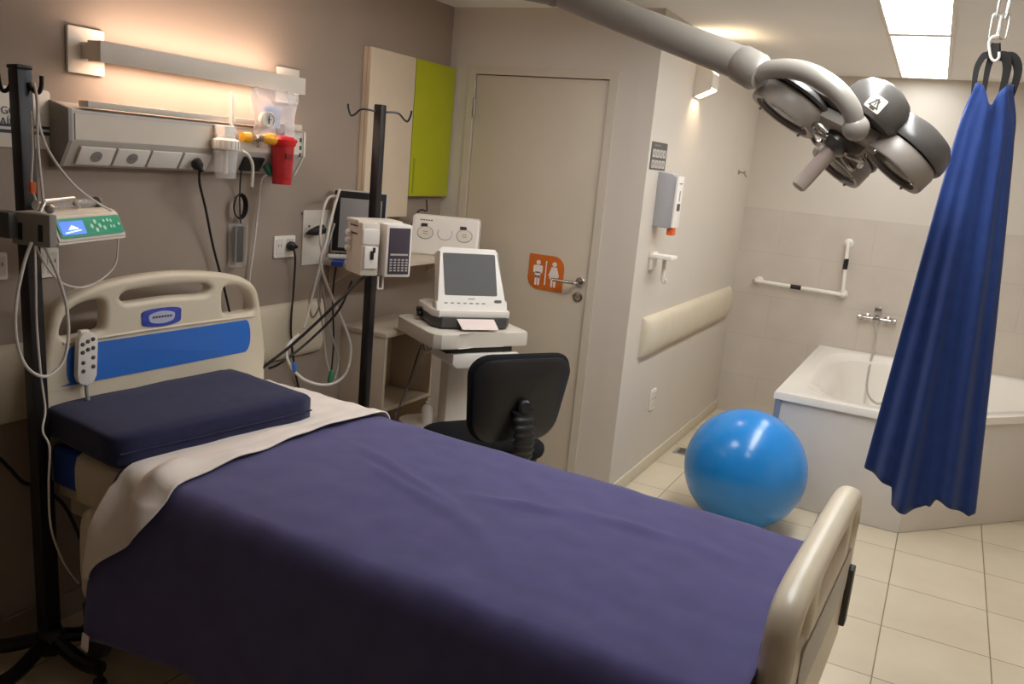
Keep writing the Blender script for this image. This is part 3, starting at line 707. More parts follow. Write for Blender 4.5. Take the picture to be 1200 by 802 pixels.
# ribbed stem boot
b = MB(); R = []
for i in range(45):
    t_ = i / 44; z = .40 + .30 * t_; x = -.27 - .055 * math.sin(PI * t_) * 1.0 - .04 * t_ + .02; rr = 1 + .1 * math.cos(i * 1.45)
    R.append([Vector((x + .022 * rr * math.cos(a), .045 * rr * math.sin(a), z)) for a in [2 * PI * k / 20 for k in range(20)]])
b.rings(R); b.build('stem_boot', 'black', ch, smooth=60)
MB().lathe([(.02, 0), (.03, .004), (.03, .022), (.022, .03), (.001, .031)], (-.29, 0, .715), (-1, 0, .1), 24).build('knob', 'black', ch)
MB().box((-.18, 0, .425), (.2, .06, .014), bev=.003).build('back_bracket', 'black', ch)
MB().lathe([(.1, .425), (.1, .41), (.03, .4), (.03, .28), (.022, .28), (.022, .1), (.045, .09), (.05, .06), (.03, .05)]).build('gas_column', 'black', ch)
for k in range(5):
    a = 2 * PI * k / 5 + .3; e = Vector((.27 * math.cos(a), .27 * math.sin(a), .062))
    lg = MB().tube([(0, 0, .085), e * .5 + Vector((0, 0, .048)), e], lambda t: .026 - .008 * t, n=10).build('leg', 'black', ch)
    MB().lathe([(.018, -.02), (.026, -.014), (.026, .014), (.018, .02)], (e.x, e.y, .027), (-math.sin(a), math.cos(a), 0), 20).cyl((e.x, e.y, .03), (e.x, e.y, .066), .007).build('castor', 'black', lg)

# ------------------------------------------------------------------ bed
BT = math.radians(-2.5)
BO = Vector((.2, 2.455, 0))
BU = Vector((math.cos(BT), math.sin(BT), 0)); BV = Vector((-math.sin(BT), math.cos(BT), 0))
def B2W(p): return BO + BU * p[0] + BV * p[1] + Vector((0, 0, p[2]))
bed = thing('hospital_bed', 'hospital bed with cream head and foot boards, blue panel', 'bed', BO, BT)
YZ = Matrix(((0, 0, 1, 0), (1, 0, 0, 0), (0, 1, 0, 0), (0, 0, 0, 1)))    # (v, z, thickness) -> (u, v, z)
VC = -.477
def smooth_loop(pts, k=5): return [(p.x, p.y) for p in catmull([Vector((x, y, 0)) for x, y in pts], k, True)]
def sym(half): return half + [(2 * VC - x, y) for x, y in half[::-1]]
hb_half = [(VC, 1.186), (-.33, 1.178), (-.2, 1.158), (-.13, 1.134), (-.088, 1.1), (-.068, 1.05), (-.045, .93), (-.034, .857), (-.03, .76), (-.03, .62), (-.045, .585), (-.09, .575)]
outer = smooth_loop(hb_half + [(VC, .57)] + [(2 * VC - x, y) for x, y in hb_half[:0:-1]], 4)
mid = smooth_loop([(VC, 1.142), (-.345, 1.137), (-.315, 1.13), (-.3, 1.115), (-.318, 1.1), (-.35, 1.098), (VC, 1.102), (2 * VC + .35, 1.098), (2 * VC + .318, 1.1), (2 * VC + .3, 1.115), (2 * VC + .315, 1.13), (2 * VC + .345, 1.137)], 4)
sideh = [(-.246, 1.07), (-.243, 1.105), (-.22, 1.118), (-.16, 1.108), (-.12, 1.08), (-.1, 1.035), (-.108, 1.016), (-.14, 1.012), (-.22, 1.018), (-.242, 1.03)]
me = curve_plate(outer, [mid, smooth_loop(sideh, 4), smooth_loop([(2 * VC - x, y) for x, y in sideh], 4)], .055, .018, 4)
me.transform(T(-.03, 0, 0) @ YZ); hbd = link('headboard', me, 'cream', bed, 40)
MB().prism(smooth_loop([(-.14, .985), (-.2, .986), (-.75, .986), (-.815, .985), (-.832, .975), (-.838, .95), (-.838, .9), (-.83, .872), (-.81, .865), (-.2, .865), (-.145, .866), (-.128, .874), (-.118, .9), (-.118, .94), (-.126, .972)], 3), 0, .004, T(-.0035, 0, 0) @ YZ, bev=.001).build('blue_panel', 'bluepanel', hbd)
bd = smooth_loop([(-.575, 1.064), (-.505, 1.07), (-.435, 1.064), (-.43, 1.04), (-.437, 1.016), (-.505, 1.008), (-.573, 1.016), (-.58, 1.04)], 4)
bdg = MB().prism(bd, 0, .004, T(-.0035, 0, 0) @ YZ, bev=.001).build('badge', 'bluebadge', hbd)
q = MB().prism(smooth_loop([(-.55, 1.052), (-.505, 1.06), (-.46, 1.052), (-.455, 1.038), (-.465, 1.024), (-.505, 1.018), (-.545, 1.024), (-.555, 1.038)], 3), .003, .0045, T(-.0035, 0, 0) @ YZ); q.build('badge_field', 'palebadge', hbd)
q = MB()
for i in range(7): q.prism(rrect(.009, .007, .002, 2, -.538 + i * .0112, 1.041), .0045, .0052, T(-.0035, 0, 0) @ YZ)
q.build('badge_lettering', 'darkgrey', hbd)
q = MB().box((-.004, VC, .857), (.004, .88, .006), bev=.0015); q.tube([(-.002, -.1, .997), (-.002, -.3, 1.0), (-.002, VC, 1.001), (-.002, -.65, 1.0), (-.002, -.85, .997)], .005); q.build('moulded_ridge', 'cream', hbd)
# footboard
VF = -.345
fh = [(VF, .875), (-.2, .874), (-.06, .87), (.03, .855), (.078, .815), (.095, .74), (.095, .5), (.08, .42), (.03, .39)]
fh = [(VF + (x - VF) * .93, y + .012) if x != VF else (x, y + .012) for x, y in [(a + .035, b_) if a != VF else (a, b_) for a, b_ in fh]]
fo = smooth_loop(fh + [(VF, .385)] + [(2 * VF - x, y) for x, y in fh[:0:-1]], 4)
fmid = smooth_loop([(VF, .822), (-.2, .82), (-.17, .81), (-.17, .79), (-.2, .778), (VF, .776), (2 * VF + .2, .778), (2 * VF + .17, .79), (2 * VF + .17, .81), (2 * VF + .2, .82)], 4)
fsd = [(-.08, .8), (-.06, .815), (.01, .805), (.045, .77), (.04, .745), (.0, .735), (-.06, .738), (-.08, .75)]
me = curve_plate(fo, [fmid, smooth_loop(fsd, 4), smooth_loop([(2 * VF - x, y) for x, y in fsd], 4)], .066, .028, 5)
me.transform(T(2.117, 0, 0) @ YZ); fb = link('footboard', me, 'cream', bed, 40)
part_label(MB().prism(rrect(.66, .13, .03, 4, VF, .66), 0, .004, T(2.1495, 0, 0) @ YZ, bev=.001).build('foot_panel', 'lightgrey', fb), 'grey inset panel')
b = MB().box((2.157, .03, .56), (.018, .045, .17), bev=.005); b.build('control_lock', 'darkgrey', fb)
# mattress, deck, frame
MB().box((1.02, -.455, .635), (2.02, .9, .125), bev=.025, seg=4).build('mattress', 'bluevinyl', bed)
MB().box((1.03, -.46, .55), (2.04, .84, .035), bev=.005).build('deck', 'cream', bed)
b = MB()
for vv in (-.8, -.12): b.box((1.03, vv, .48), (2.1, .05, .07), bev=.006)
for uu in (.06, .7, 1.4, 2.04): b.box((uu, -.46, .48), (.05, .66, .05), bev=.005)
b.build('frame', 'cream', bed)
b = MB()
for uu in (.35, 1.7): b.box((uu, -.46, .33), (.07, .4, .07), bev=.005); b.box((uu, -.46, .42), (.06, .06, .12)); b.box((uu + .12, -.46, .28), (.06, .3, .24), Matrix.Rotation(.5, 3, 'Y'), bev=.005)
b.box((1.03, -.46, .2), (1.9, .5, .05), bev=.01); b.build('lift_base', 'darkgrey', bed)
for uu in (.12, 1.94):
    for vv in (-.84, -.08):
        lg = MB().tube([(uu, vv + (.2 if vv < -.4 else -.2), .2), (uu, vv, .2), (uu, vv, .13)], .025, n=10, smooth=4).build('leg', 'darkgrey', bed)
        MB().lathe([(.05, -.018), (.062, -.012), (.062, .012), (.05, .018)], (uu, vv, .063), (0, 1, 0), 28).box((uu, vv, .11), (.05, .05, .05), bev=.008).build('castor', 'darkgrey', lg)
# folded side rail (only its curled head end shows past the blanket)
b = MB().tube([(.30, -.945, .50), (.27, -.945, .56), (.25, -.945, .53), (.245, -.945, .45), (.25, -.945, .36), (.28, -.945, .31), (.5, -.945, .3), (1.0, -.945, .3), (1.1, -.945, .36), (1.1, -.945, .5), (1.0, -.945, .545), (.5, -.945, .55)], .021, n=12, closed=True)
b.tube([(.3, -.945, .44), (.6, -.945, .44), (1.08, -.945, .44)], .014, n=10)
b.build('side_rail', 'cream', bed)

# fitted sheet on the mattress
mb = MB(); R = []
for i in range(26):
    uu = .13 + (2.035 - .13) * i / 25; row = []
    for (vv, z) in ((-.905, .56), (-.913, .6), (-.913, .66), (-.905, .69), (-.88, .704), (-.7, .706), (-.45, .707), (-.2, .706), (-.03, .704), (-.006, .69), (.004, .66), (.004, .6), (-.005, .56)):
        n_ = noise.noise(Vector((uu * 6, vv * 5, z * 8)))
        row.append(Vector((uu + (.02 * math.sin(vv * 4) if i == 0 else 0), vv + (.003 * n_ if z < .69 else 0), z + .002 * n_)))
    R.append(row)
mb.rings(R, closed=False)
mb.bm.transform(T(*BO) @ Matrix.Rotation(BT, 4, 'Z'))
o = mb.build('fitted_sheet', 'fitted', smooth=60); tag(o, 'cream fitted sheet wrapped around the mattress under the pillow', 'bed sheet')

def drape(name, m, ufun, bounds, nv, nu, off, wr, thick, label, cat):
    """cloth over the mattress: path across v (far hang, top, near hang); ufun(s)->(u0,u1)"""
    path = catmull([Vector(p) for p in bounds], 8)
    L = [0]
    for a, b2 in zip(path, path[1:]): L.append(L[-1] + (b2 - a).length)
    def at(s):
        d = s * L[-1]
        for i in range(len(L) - 1):
            if L[i + 1] >= d:
                t = (d - L[i]) / max(1e-9, L[i + 1] - L[i]); return path[i].lerp(path[i + 1], t)
        return path[-1]
    mb = MB(); R = []
    for j in range(nv + 1):
        s = j / nv; p = at(s); q = at(min(1, s + .01)); q0 = at(max(0, s - .01)); t = (q - q0).normalized(); nr = Vector((0, -t.z, t.y)) * -1
        if nr.z < 0 and abs(t.z) < .5: nr = -nr
        u0, u1 = ufun(s, p); row = []
        for i in range(nu + 1):
            uu = u0 + (u1 - u0) * i / nu
            row.append(Vector((uu, p.x, p.y)) + Vector((0, nr.y, nr.z)) * 0 + wr(uu, p.x, p.y, s))
        R.append(row)
    mb.rings(R, closed=False); mb.bm.transform(T(*BO) @ Matrix.Rotation(BT, 4, 'Z'))
    o = mb.build(name, m, smooth=70)
    md = o.modifiers.new('thickness', 'SOLIDIFY'); md.thickness = thick; md.offset = 0
    return tag(o, label, cat)
def bl_path(o): # (v, z) from far hem to near hem
    return [(.02 + o, .42, 0), (.018 + o, .55, 0), (.016 + o, .66, 0), (.006 + o * .7, .694 + o * .7, 0), (-.03, .711 + o, 0), (-.25, .714 + o, 0), (-.5, .715 + o, 0), (-.75, .713 + o, 0), (-.88, .71 + o, 0), (-.915 - o * .7, .695 + o * .7, 0), (-.945 - o, .64, 0), (-.972 - o, .5, 0), (-.985 - o, .35, 0), (-.99 - o, .235, 0)]
def smstep(a, b, x):
    t = max(0, min(1, (x - a) / (b - a))); return t * t * (3 - 2 * t)
def wr_b(uu, vv, z, s):
    near = smstep(.66, .5, z) * (1 if vv < -.4 else .3)
    top = smstep(.68, .71, z)
    w = Vector((0, 0, 0))
    w.y -= near * (.012 * math.sin(uu * 7.5 + 1.2 * z) + .02 * noise.noise(Vector((uu * 4, 3, z * 1.5)))) 
    h_ = .006 * noise.noise(Vector((uu * 3, vv * 3, 1))) + .004 * noise.noise(Vector((uu * 9 + vv * 3, vv * 12, 5)))
    for (cu, cv, dx, dy, l, wd, hh) in ((.95, -.42, .9, -.35, .22, .02, .010), (1.02, -.5, .9, -.3, .2, .018, .008), (1.35, -.38, .9, .25, .12, .02, .009), (1.62, -.3, .95, .1, .14, .025, .008), (1.3, -.6, .8, -.5, .15, .03, .006)):
        a = (uu - cu) * dx + (vv - cv) * dy; c_ = -(uu - cu) * dy + (vv - cv) * dx
        h_ += 1.5 * hh * math.exp(-(a / l) ** 2 - (c_ / wd) ** 2)
    w.z += top * h_
    w.y -= .03 * max(0, uu - .3) * smstep(-.5, 0, vv)
    # small corner bulge where the edge falls past the head end
    w.y -= .02 * smstep(.5, .3, uu) * near
    # hem
    if vv < -.4: w.z += .05 * smstep(.5, .24, z) * (.5 * math.sin(uu * 3.1 - .6) + .25 * noise.noise(Vector((uu * 3, 0, 0)))) * smstep(.3, .7, uu)
    return w
def u_b(s, p):
    v_, z = p.x, p.y
    u1 = 2.042 + .045 * smstep(-.06, -.3, v_) - .01 * smstep(.69, .6, z)
    return (.345 - .01 * smstep(.6, .24, z) * (1 if v_ < -.4 else 0), u1)
bk2 = drape('blanket', 'purple', u_b, bl_path(.004), 96, 110, 0, wr_b, .006, 'indigo purple blanket spread over the bed and hanging to the left', 'blanket')
# label tag on the blanket corner
b = MB().box(B2W((.352, -1.03, .235)), (.028, .004, .05), Matrix.Rotation(BT, 3, 'Z') @ Matrix.Rotation(.15, 3, 'Y'), bev=.001)
o = b.build('care_tag', 'paper', bk2)
o.matrix_parent_inverse = Matrix.Translation(-bk2.location)
# white top sheet folded over the blanket
def sh_path(o): return [(.03 + o, .63, 0), (.024 + o, .67, 0), (.012 + o * .7, .697 + o * .7, 0), (-.03, .714 + o, 0), (-.25, .717 + o, 0), (-.5, .718 + o, 0), (-.75, .716 + o, 0), (-.88, .713 + o, 0), (-.922 - o * .7, .694 + o * .7, 0), (-.953 - o, .64, 0), (-.98 - o, .55, 0), (-.998 - o, .42, 0)]
def u_s(s, p):
    v_, z = p.x, p.y
    nr = smstep(.7, .42, z) if v_ < -.4 else 0
    u0 = .1 + .27 * smstep(-.72, -.9, v_); u0 = u0 * (1 - nr) + .335 * nr
    if v_ > -.3: u0 = .1 - .12 * smstep(-.3, 0, v_)
    u1 = .555 + .02 * math.sin(v_ * 5) ; u1 = u1 * (1 - nr) + .355 * nr
    if v_ < -.4: u1 += .03 * math.sin(nr * PI)
    return u0, u1
def wr_s(uu, vv, z, s):
    w = Vector((0, 0, 0)); top = smstep(.68, .71, z)
    w.z += top * (.005 * noise.noise(Vector((uu * 7, vv * 5, 4))) + .006 * noise.noise(Vector((uu * 16, vv * 8, 7))) + .005)
    w.z += .004 * top * smstep(.49, .5, uu)       # doubled hem
    g = smstep(-.72, -.86, vv)
    w.z += top * .026 * g * max(0, math.sin((uu - .3) * 30 + vv * 5)) * smstep(.3, .36, uu) * smstep(.56, .48, uu)
    if z < .69 and vv < -.4:
        w.y -= .014 + .018 * math.sin((uu - .28) * 34 + z * 9) * smstep(.42, .62, z) + .008 * noise.noise(Vector((uu * 9, 1, z * 9)))
    return w
drape('top_sheet', 'sheet', u_s, sh_path(.012), 90, 46, 0, wr_s, .004, 'white top sheet folded back over the blanket below the pillow', 'bed sheet')

# pillow
pw = thing('pillow', 'thick navy pillow lying in front of the headboard', 'pillow', B2W((.17, -.565, .712)), BT + math.radians(-6))
mb = MB()
b = bmesh.new(); bmesh.ops.create_cube(b, size=1); bmesh.ops.subdivide_edges(b, edges=b.edges[:], cuts=11, use_grid_fill=True)
for v_ in b.verts:
    x, y, z = v_.co * 2
    ex = lambda a: math.copysign(abs(a) ** 1.0, a)
    r_ = (abs(x) ** 22 + abs(y) ** 22 + abs(z) ** 14) ** (1 / 19)
    f_ = 1 / max(r_, .0001)
    X, Y, Z = x * f_, y * f_, z * f_
    edge = max(abs(X), abs(Y))
    Z *= 1 - .12 * edge ** 4
    v_.co = Vector((X * .232, Y * .355, Z * .054 + .052 + .003 * noise.noise(Vector((X * 3, Y * 3, Z)))))
mb.merge(b); mb.build('cushion', 'navy', pw, smooth=60)
q = MB().tube([(.232, -.34, .05), (.236, 0, .05), (.232, .34, .05)], .003); q.build('seam', 'navy', pw)

# hand control hooked on the headboard
rm = thing('bed_remote', 'white bed hand control with grey buttons hung on the headboard', 'remote control', B2W((.012, -.793, .87)), BT)
MB().prism(rrect(.062, .165, .03, 8), 0, .02, T(0, 0, .078) @ Matrix.Rotation(math.radians(-3), 4, 'X') @ YZ, bev=.005).build('body', 'white', rm)
for x, z in ((-.017, .125), (0, .132), (.017, .137), (-.017, .1), (0, .107), (.017, .11), (-.016, .068), (.017, .08), (-.016, .042), (.017, .052)):
    MB().lathe([(.0065, 0), (.0065, .002), (.005, .003)], (.0195, x, z), (1, 0, 0), 14).build('button', 'darkgrey', rm)
MB().box((.0, 0, .15), (.018, .03, .03), bev=.004).build('hook', 'white', rm)
MB().tube([(.01, 0, -.002), (.012, 0, -.03), (.014, .002, -.055)], .006).build('cord', 'greycable', rm)

# ------------------------------------------------------------------ drip stand at the left edge with syringe pump
i1 = thing('drip_stand', 'thick dark drip stand at the left edge beside the bed', 'drip stand', (.213, 1.509, 0))
LEAN = Matrix.Rotation(math.radians(-2.3), 3, 'Y')
b = MB().box((0, 0, .92), (.043, .043, 1.7), bev=.006)
b.box((0, 0, 1.775), (.046, .046, .012), bev=.004)
b.box((0, 0, .35), (.049, .049, .5), bev=.008)
for v_ in b.bm.verts: v_.co = LEAN @ v_.co
b.build('pole', 'blackmetal', i1)
for sgn in (-1, 1):
    b = MB()
    b.tube([(sgn * .022, 0, 1.735), (sgn * .036, 0, 1.715), (sgn * .05, 0, 1.712), (sgn * .058, 0, 1.73), (sgn * .06, 0, 1.755)], .006)
    for v_ in b.bm.verts: v_.co = LEAN @ (Matrix.Rotation(math.radians(25), 3, 'Z') @ v_.co)
    b.build('hook', 'blackmetal', i1)
stand_base(i1, 5, .225, 72, z=.09, r=.022)
sy = thing('syringe_pump', 'grey syringe pump with lit green display clamped to thick stand', 'syringe pump', (.31, 1.492, 1.31), math.radians(18))
# local x = front normal (front face at 0), y = right
pr = [(-.12, .0), (-.12, .085), (-.05, .088), (-.028, .08), (.004, .008), (.0, .0)]
R = [[Vector((x, y, z)) for x, z in pr] for y in (.0, .306)]
mb = MB().rings(R); bmesh.ops.bevel(mb.bm, geom=mb.bm.edges[:], offset=.005, segments=2, affect='EDGES'); mb.build('casing', 'offwhite', sy)
MB().box((-.06, -.012, .042), (.115, .03, .088), bev=.006).build('side_housing', 'midgrey', sy)
MB().box((-.125, -.03, .05), (.05, .05, .07), bev=.006).build('clamp', 'darkgrey', sy)
for x in (-.09, -.03): MB().box((x, -.0275, .035), (.012, .004, .045)).build('side_slot', 'black', sy)
FP = Matrix(((0, .4061, .9138, -.0135), (1, 0, 0, .155), (0, .9138, -.4061 * -1, .046), (0, 0, 0, 1)))
FP = Matrix.Translation((-.0105, .155, .045)) @ Matrix(((0, -.406, .914, 0), (1, 0, 0, 0), (0, .914, .406, 0), (0, 0, 0, 1)))
kp = MB().prism(rrect(.28, .056, .008, 4), .0, .002, FP, bev=.0008).build('keypad', 'greenpanel', sy)
MB().prism(rrect(.1, .038, .004, 3, -.082, 0), .002, .003, FP).build('display', 'bluescreen', sy)
q = MB()
for x, y in ((.0, 0), (.018, .012), (.018, -.012), (.036, 0), (.055, -.008)): q.prism([(x + .007 * math.cos(2 * PI * i / 16), y + .007 * math.sin(2 * PI * i / 16)) for i in range(16)], .002, .0035, FP)
for x, y in ((.06, .013), (.078, .014), (.093, .012), (.085, -.006), (.1, -.006), (.125, .0)): q.prism([(x + .005 * math.cos(2 * PI * i / 14), y + .005 * math.sin(2 * PI * i / 14)) for i in range(14)], .002, .0035, FP)
q.build('keys', mat('pale_green_key', 'b9e8cf', .4), kp)
q = MB(); q.prism([(-.12, -.012), (-.05, -.006), (-.05, -.01), (-.12, -.016)], .003, .0035, FP); q.prism([(-.105, -.006), (-.085, .008), (-.06, -.002), (-.06, -.005)], .003, .0035, FP); q.build('display_graph', mat('lcd_white', 'e8f0ff', .4, emit='cfe0ff', es=.5), kp)
MB().tube([(-.075, .03, .086), (-.075, .05, .113), (-.075, .17, .118), (-.075, .195, .092)], .006, smooth=0, n=10).build('carry_bar', 'steel', sy)
MB().cyl((-.095, .04, .1), (-.095, .28, .1), .013).build('syringe', 'clear', sy)
MB().cyl((-.095, .2, .1), (-.095, .305, .1), .006).lathe([(.018, 0), (.018, .006), (.012, .012)], (-.095, .3, .1), (0, 1, 0), 16).build('syringe_plunger', 'midgrey', sy)
b = MB().lathe([(.008, 0), (.013, .006), (.013, .016), (.006, .022)], (-.02, .0, .09), (0, -.3, 1), 12); b.build('clamp_knob', 'chrome', sy)

def X3(*q): return [P(u_, v_, 0, x_) for u_, v_, x_ in q]
cable('infusion_line', X3((40, 97, .235), (43, 115, .24), (47, 150, .25), (60, 182, .26), (85, 215, .28), (110, 235, .27), (130, 247, .24)), .0035, 'tube', 'clear line sloping from top of thick stand to the right end of syringe pump')
cable('infusion_line', X3((40, 98, .24), (44, 120, .25), (44, 160, .25), (47, 200, .26), (51, 238, .26)), .0035, 'tube', 'clear line falling straight beside the thick stand to the syringe pump')
cable('infusion_line', X3((36, 130, .23), (38, 175, .23), (37, 215, .23), (42, 235, .24)), .003, 'tube', 'short clear line with orange clip beside the thick stand')
cable('infusion_line', X3((37, 284, .27), (28, 310, .27), (19, 355, .27), (19, 395, .27), (28, 425, .27), (42, 439, .28), (58, 440, .27), (74, 424, .26), (80, 395, .26), (78, 360, .26), (70, 330, .26), (58, 300, .27), (46, 280, .26)), .0045, 'whitecable', 'thick pale cable looping across the thick stand down from syringe pump')
cable('infusion_line', X3((41, 288, .27), (42, 330, .27), (43, 380, .26), (48, 440, .26), (53, 480, .27), (50, 505, .29), (58, 525, .3), (57, 570, .3), (60, 620, .3), (75, 660, .28), (92, 684, .26)), .003, 'tube', 'clear line hanging from syringe pump down past the pillow to the floor')
cable('infusion_line', X3((138, 268, .18), (138, 290, .18), (134, 312, .18), (118, 328, .18), (95, 337, .18), (70, 330, .2), (50, 305, .24), (42, 288, .26)), .003, 'tube', 'clear line drooping in a curve under the syringe pump')
b = MB().box(P(38, 220, 0, .245), (.012, .016, .03), bev=.003); tag(b.build('line_clip', 'orangeplastic'), 'small orange clip on the line beside the thick stand', 'clip')
_l = X3((-6, 535, .02), (10, 548, .02), (28, 566, .03), (50, 572, .03), (80, 600, .05))
cable('power_lead', [Vector((.004, _l[0].y - .22, .76)), Vector((.012, _l[0].y - .1, .7))] + _l + [Vector((.07, _l[-1].y + .08, .15)), Vector((.1, _l[-1].y + .14, .006))], .006, 'blackcable', 'black lead on the dark wall low at the left edge of the photo')

# ------------------------------------------------------------------ bathroom end: tub, tap, rails
tub = thing('bathtub', 'white corner bathtub with angled front panel by the tiled wall', 'bathtub', (2.6, 5.3, 0))
OUT = [(1.765, 4.475), (2.468, 4.475), (3.59, 5.755), (3.59, YD - .009), (1.765, YD - .009)]
PAN = [(1.782, 4.492), (2.46, 4.492), (3.58, 5.77), (3.58, YD - .012), (1.782, YD - .012)]
def resample(poly, n):
    seg = [(Vector(a), Vector(b_)) for a, b_ in zip(poly, poly[1:] + poly[:1])]; tot = sum((b_ - a).length for a, b_ in seg); out = []
    for a, b_ in seg:
        k = max(2, int(round(n * (b_ - a).length / tot)))
        for i in range(k): out.append(a.lerp(b_, i / k))
    return out
o_ = resample(OUT, 110); c_ = Vector((2.62, 5.42))
def inset(d, rnd):
    pts = []
    ins = []
    n = len(OUT)
    for i in range(n):
        p0, p1, p2 = Vector(OUT[i - 1]), Vector(OUT[i]), Vector(OUT[(i + 1) % n])
        e1 = (p1 - p0).normalized(); e2 = (p2 - p1).normalized(); n1 = Vector((-e1.y, e1.x)); n2 = Vector((-e2.y, e2.x))
        bis = (n1 + n2).normalized(); ins.append(p1 + bis * d / max(.3, bis.dot(n1)))
    pts = resample([tuple(p) for p in ins], 110)
    while len(pts) < len(o_): pts.append(pts[-1].lerp(pts[0], .5))
    pts = pts[:len(o_)]
    for _ in range(rnd): pts = [(pts[i - 1] + pts[i] * 2 + pts[(i + 1) % len(pts)]) / 4 for i in range(len(pts))]
    return pts
def ring(pts, z, sc=1.): return [Vector((c_.x + (p.x - c_.x) * sc - 2.6, c_.y + (p.y - c_.y) * sc - 5.3, z)) for p in pts]
i0 = inset(.085, 30); i1_ = inset(.11, 60)
mb = MB().rings([ring(inset(.03, 0), .562), ring(o_, .562), ring(o_, .592), ring(o_, .6, .997), ring(i0, .6), ring(i0, .596, .985), ring(i1_, .57, .96), ring(i1_, .42, .9), ring(i1_, .25, .84), ring(i1_, .19, .76), ring(i1_, .175, .6), ring(i1_, .17, .1)], cap=False)
mb.bm.faces.new(list(mb.bm.verts)[-len(o_):])
mb.build('basin', 'acrylic', tub, smooth=50)
for k_, nm in ((0, 'front_panel'), (1, 'angled_panel'), (4, 'end_panel')):
    a = Vector(PAN[k_]); b2 = Vector(PAN[(k_ + 1) % 5]); e_ = (b2 - a); dn = Vector((e_.y, -e_.x)).normalized()
    ang_ = math.atan2(e_.y, e_.x); cc = (a + b2) / 2 - Vector((2.6, 5.3)) - dn * .008
    MB().box((cc.x, cc.y, .283), (e_.length, .016, .562), Matrix.Rotation(ang_, 3, 'Z'), bev=.002).build(nm, 'bathpanel', tub)
MB().box((1.79 - 2.6, 4.488 - 5.3, .28), (.03, .012, .56), bev=.002).build('edge_strip', 'bathtrim', tub)
MB().lathe([(.022, 0), (.02, .004), (.004, .005)], (-.1, .1, .171), n=20).build('drain', 'chrome', tub)

YT = YD - .009
gr = thing('grab_rail', 'white L-shaped grab rail with dark grips on the tiled wall', 'grab rail', (1.84, YT, .97))
def G(px, py, off): p = P(px, py, 1, YT); return Vector((p.x, YT - off, p.z)) - gr.location
e0, e1, e2 = G(890, 329, .05), G(988, 344.5, .05), G(995, 285, .05)
b = MB().tube([Vector((e0.x, 0, e0.z)), e0 + Vector((0, .015, 0)), e0 + Vector((.015, 0, 0)), e1 + Vector((-.02, 0, 0)), e1], .0135, smooth=5, n=12)
b.build('horizontal_bar', 'white', gr)
MB().tube([e1, e1 + Vector((0, 0, .02)), e2 - Vector((0, 0, .02)), e2 + Vector((0, .015, 0)), Vector((e2.x, 0, e2.z))], .0135, smooth=5, n=12).build('vertical_bar', 'white', gr)
for e_ in (e0, e1, e2): MB().lathe([(.03, 0), (.03, .006), (.018, .012)], (e_.x, 0, e_.z), (0, -1, 0), 24).cyl((e_.x, 0, e_.z), e_, .0125).build('flange', 'white', gr)
m1 = e0.lerp(e1, .46); m2 = e1.lerp(e2, .6)
MB().cyl(m1 - Vector((.035, 0, 0)), m1 + Vector((.035, 0, 0)), .0155).build('dark_grip', 'black', gr)
MB().cyl(m2 - Vector((0, 0, .035)), m2 + Vector((0, 0, .035)), .0155).build('dark_grip', 'black', gr)
fa = thing('bath_tap', 'chrome bath tap with two handles and a hanging hose', 'tap', (2.095, YT, .84))
b = MB().cyl((-.0, -.05, 0), (.0, -.05, 0.001), .012)
b.tube([(-.09, -.05, .0), (.09, -.05, .0)], .011, smooth=0, n=12)
for s_ in (-1, 1): b.lathe([(.024, 0), (.024, .005), (.012, .01), (.012, .055)], (s_ * .065, 0, 0), (0, -1, 0), 18)
b.box((0, -.05, -.005), (.045, .035, .04), bev=.006); b.build('body', 'chrome', fa)
for s_ in (-1, 1): MB().lathe([(.016, 0), (.02, .01), (.02, .03), (.013, .036)], (s_ * .085, -.05, 0), (s_, 0, 0), 16).build('handle', 'chrome', fa)
b = MB().box((0, -.045, .055), (.045, .03, .05), bev=.005); b.cyl((0, -.05, .015), (0, -.05, .04), .01); b.build('diverter', 'chrome', fa)
def H(px, py, y): return P(px, py, 1, y) - fa.location
MB().tube([(0, -.06, -.02), H(1026, 400, YT - .09), H(1020, 425, YT - .16), H(1016, 450, YT - .3), H(1018, 464, YT - .42), H(1027, 473, YT - .5), H(1038, 471, YT - .52), H(1047, 463, YT - .5), H(1056, 440, YT - .4), H(1064, 400, YT - .2), H(1072, 360, YT - .06)], .0075, n=10).build('hose', 'steel', fa)
b = MB().lathe([(.03, 0), (.032, .006), (.024, .03), (.026, .05), (.02, .055)], (2.335, YT, 1.19), (0, -1, .2), 24); tag(b.build('wall_hook', 'white'), 'round white holder on the tiles half hidden by the blue sling', 'holder')

# partition wall things
b = thing('wall_sconce', 'small cream up-and-down light high on the white partition wall', 'wall lamp', (XC, 4.56, 2.14))
q = MB(); q.box((.004, 0, 0), (.008, .12, .17), bev=.001)
R = [[Vector((x, y, z)) for x, z in ((.008, -.085), (.09, -.045), (.095, -.03), (.095, .03), (.09, .045), (.008, .085))] for y in (-.06, -.054)]
q.rings(R); R = [[Vector((p.x, -p.y, p.z)) for p in r] for r in R]; q.rings(R)
q.box((.093, 0, 0), (.004, .108, .07)); q.build('housing', 'offwhite', b)
MB().cyl((.05, -.035, 0), (.05, .035, 0), .012).build('bulb', 'sconceglow', b)
dp = thing('soap_dispenser', 'grey and white soap dispenser on the partition wall', 'dispenser', (XC, 4.13, 1.39))
R = []
q = MB().prism([(-.004, .0), (.085, .0), (.1, .02), (.1, .22), (.092, .25), (.07, .265), (-.004, .27)], -.06, .035, T(0, .0, 0) @ RX90, bev=.008); q.build('cover', 'dispgrey', dp)
fp = MB().box((.1, .012, .13), (.012, .1, .25), bev=.004).build('front', 'white', dp)
q = MB().box((.1065, .012, .105), (.002, .05, .035)); q.build('dark_label', 'darkgrey', fp)
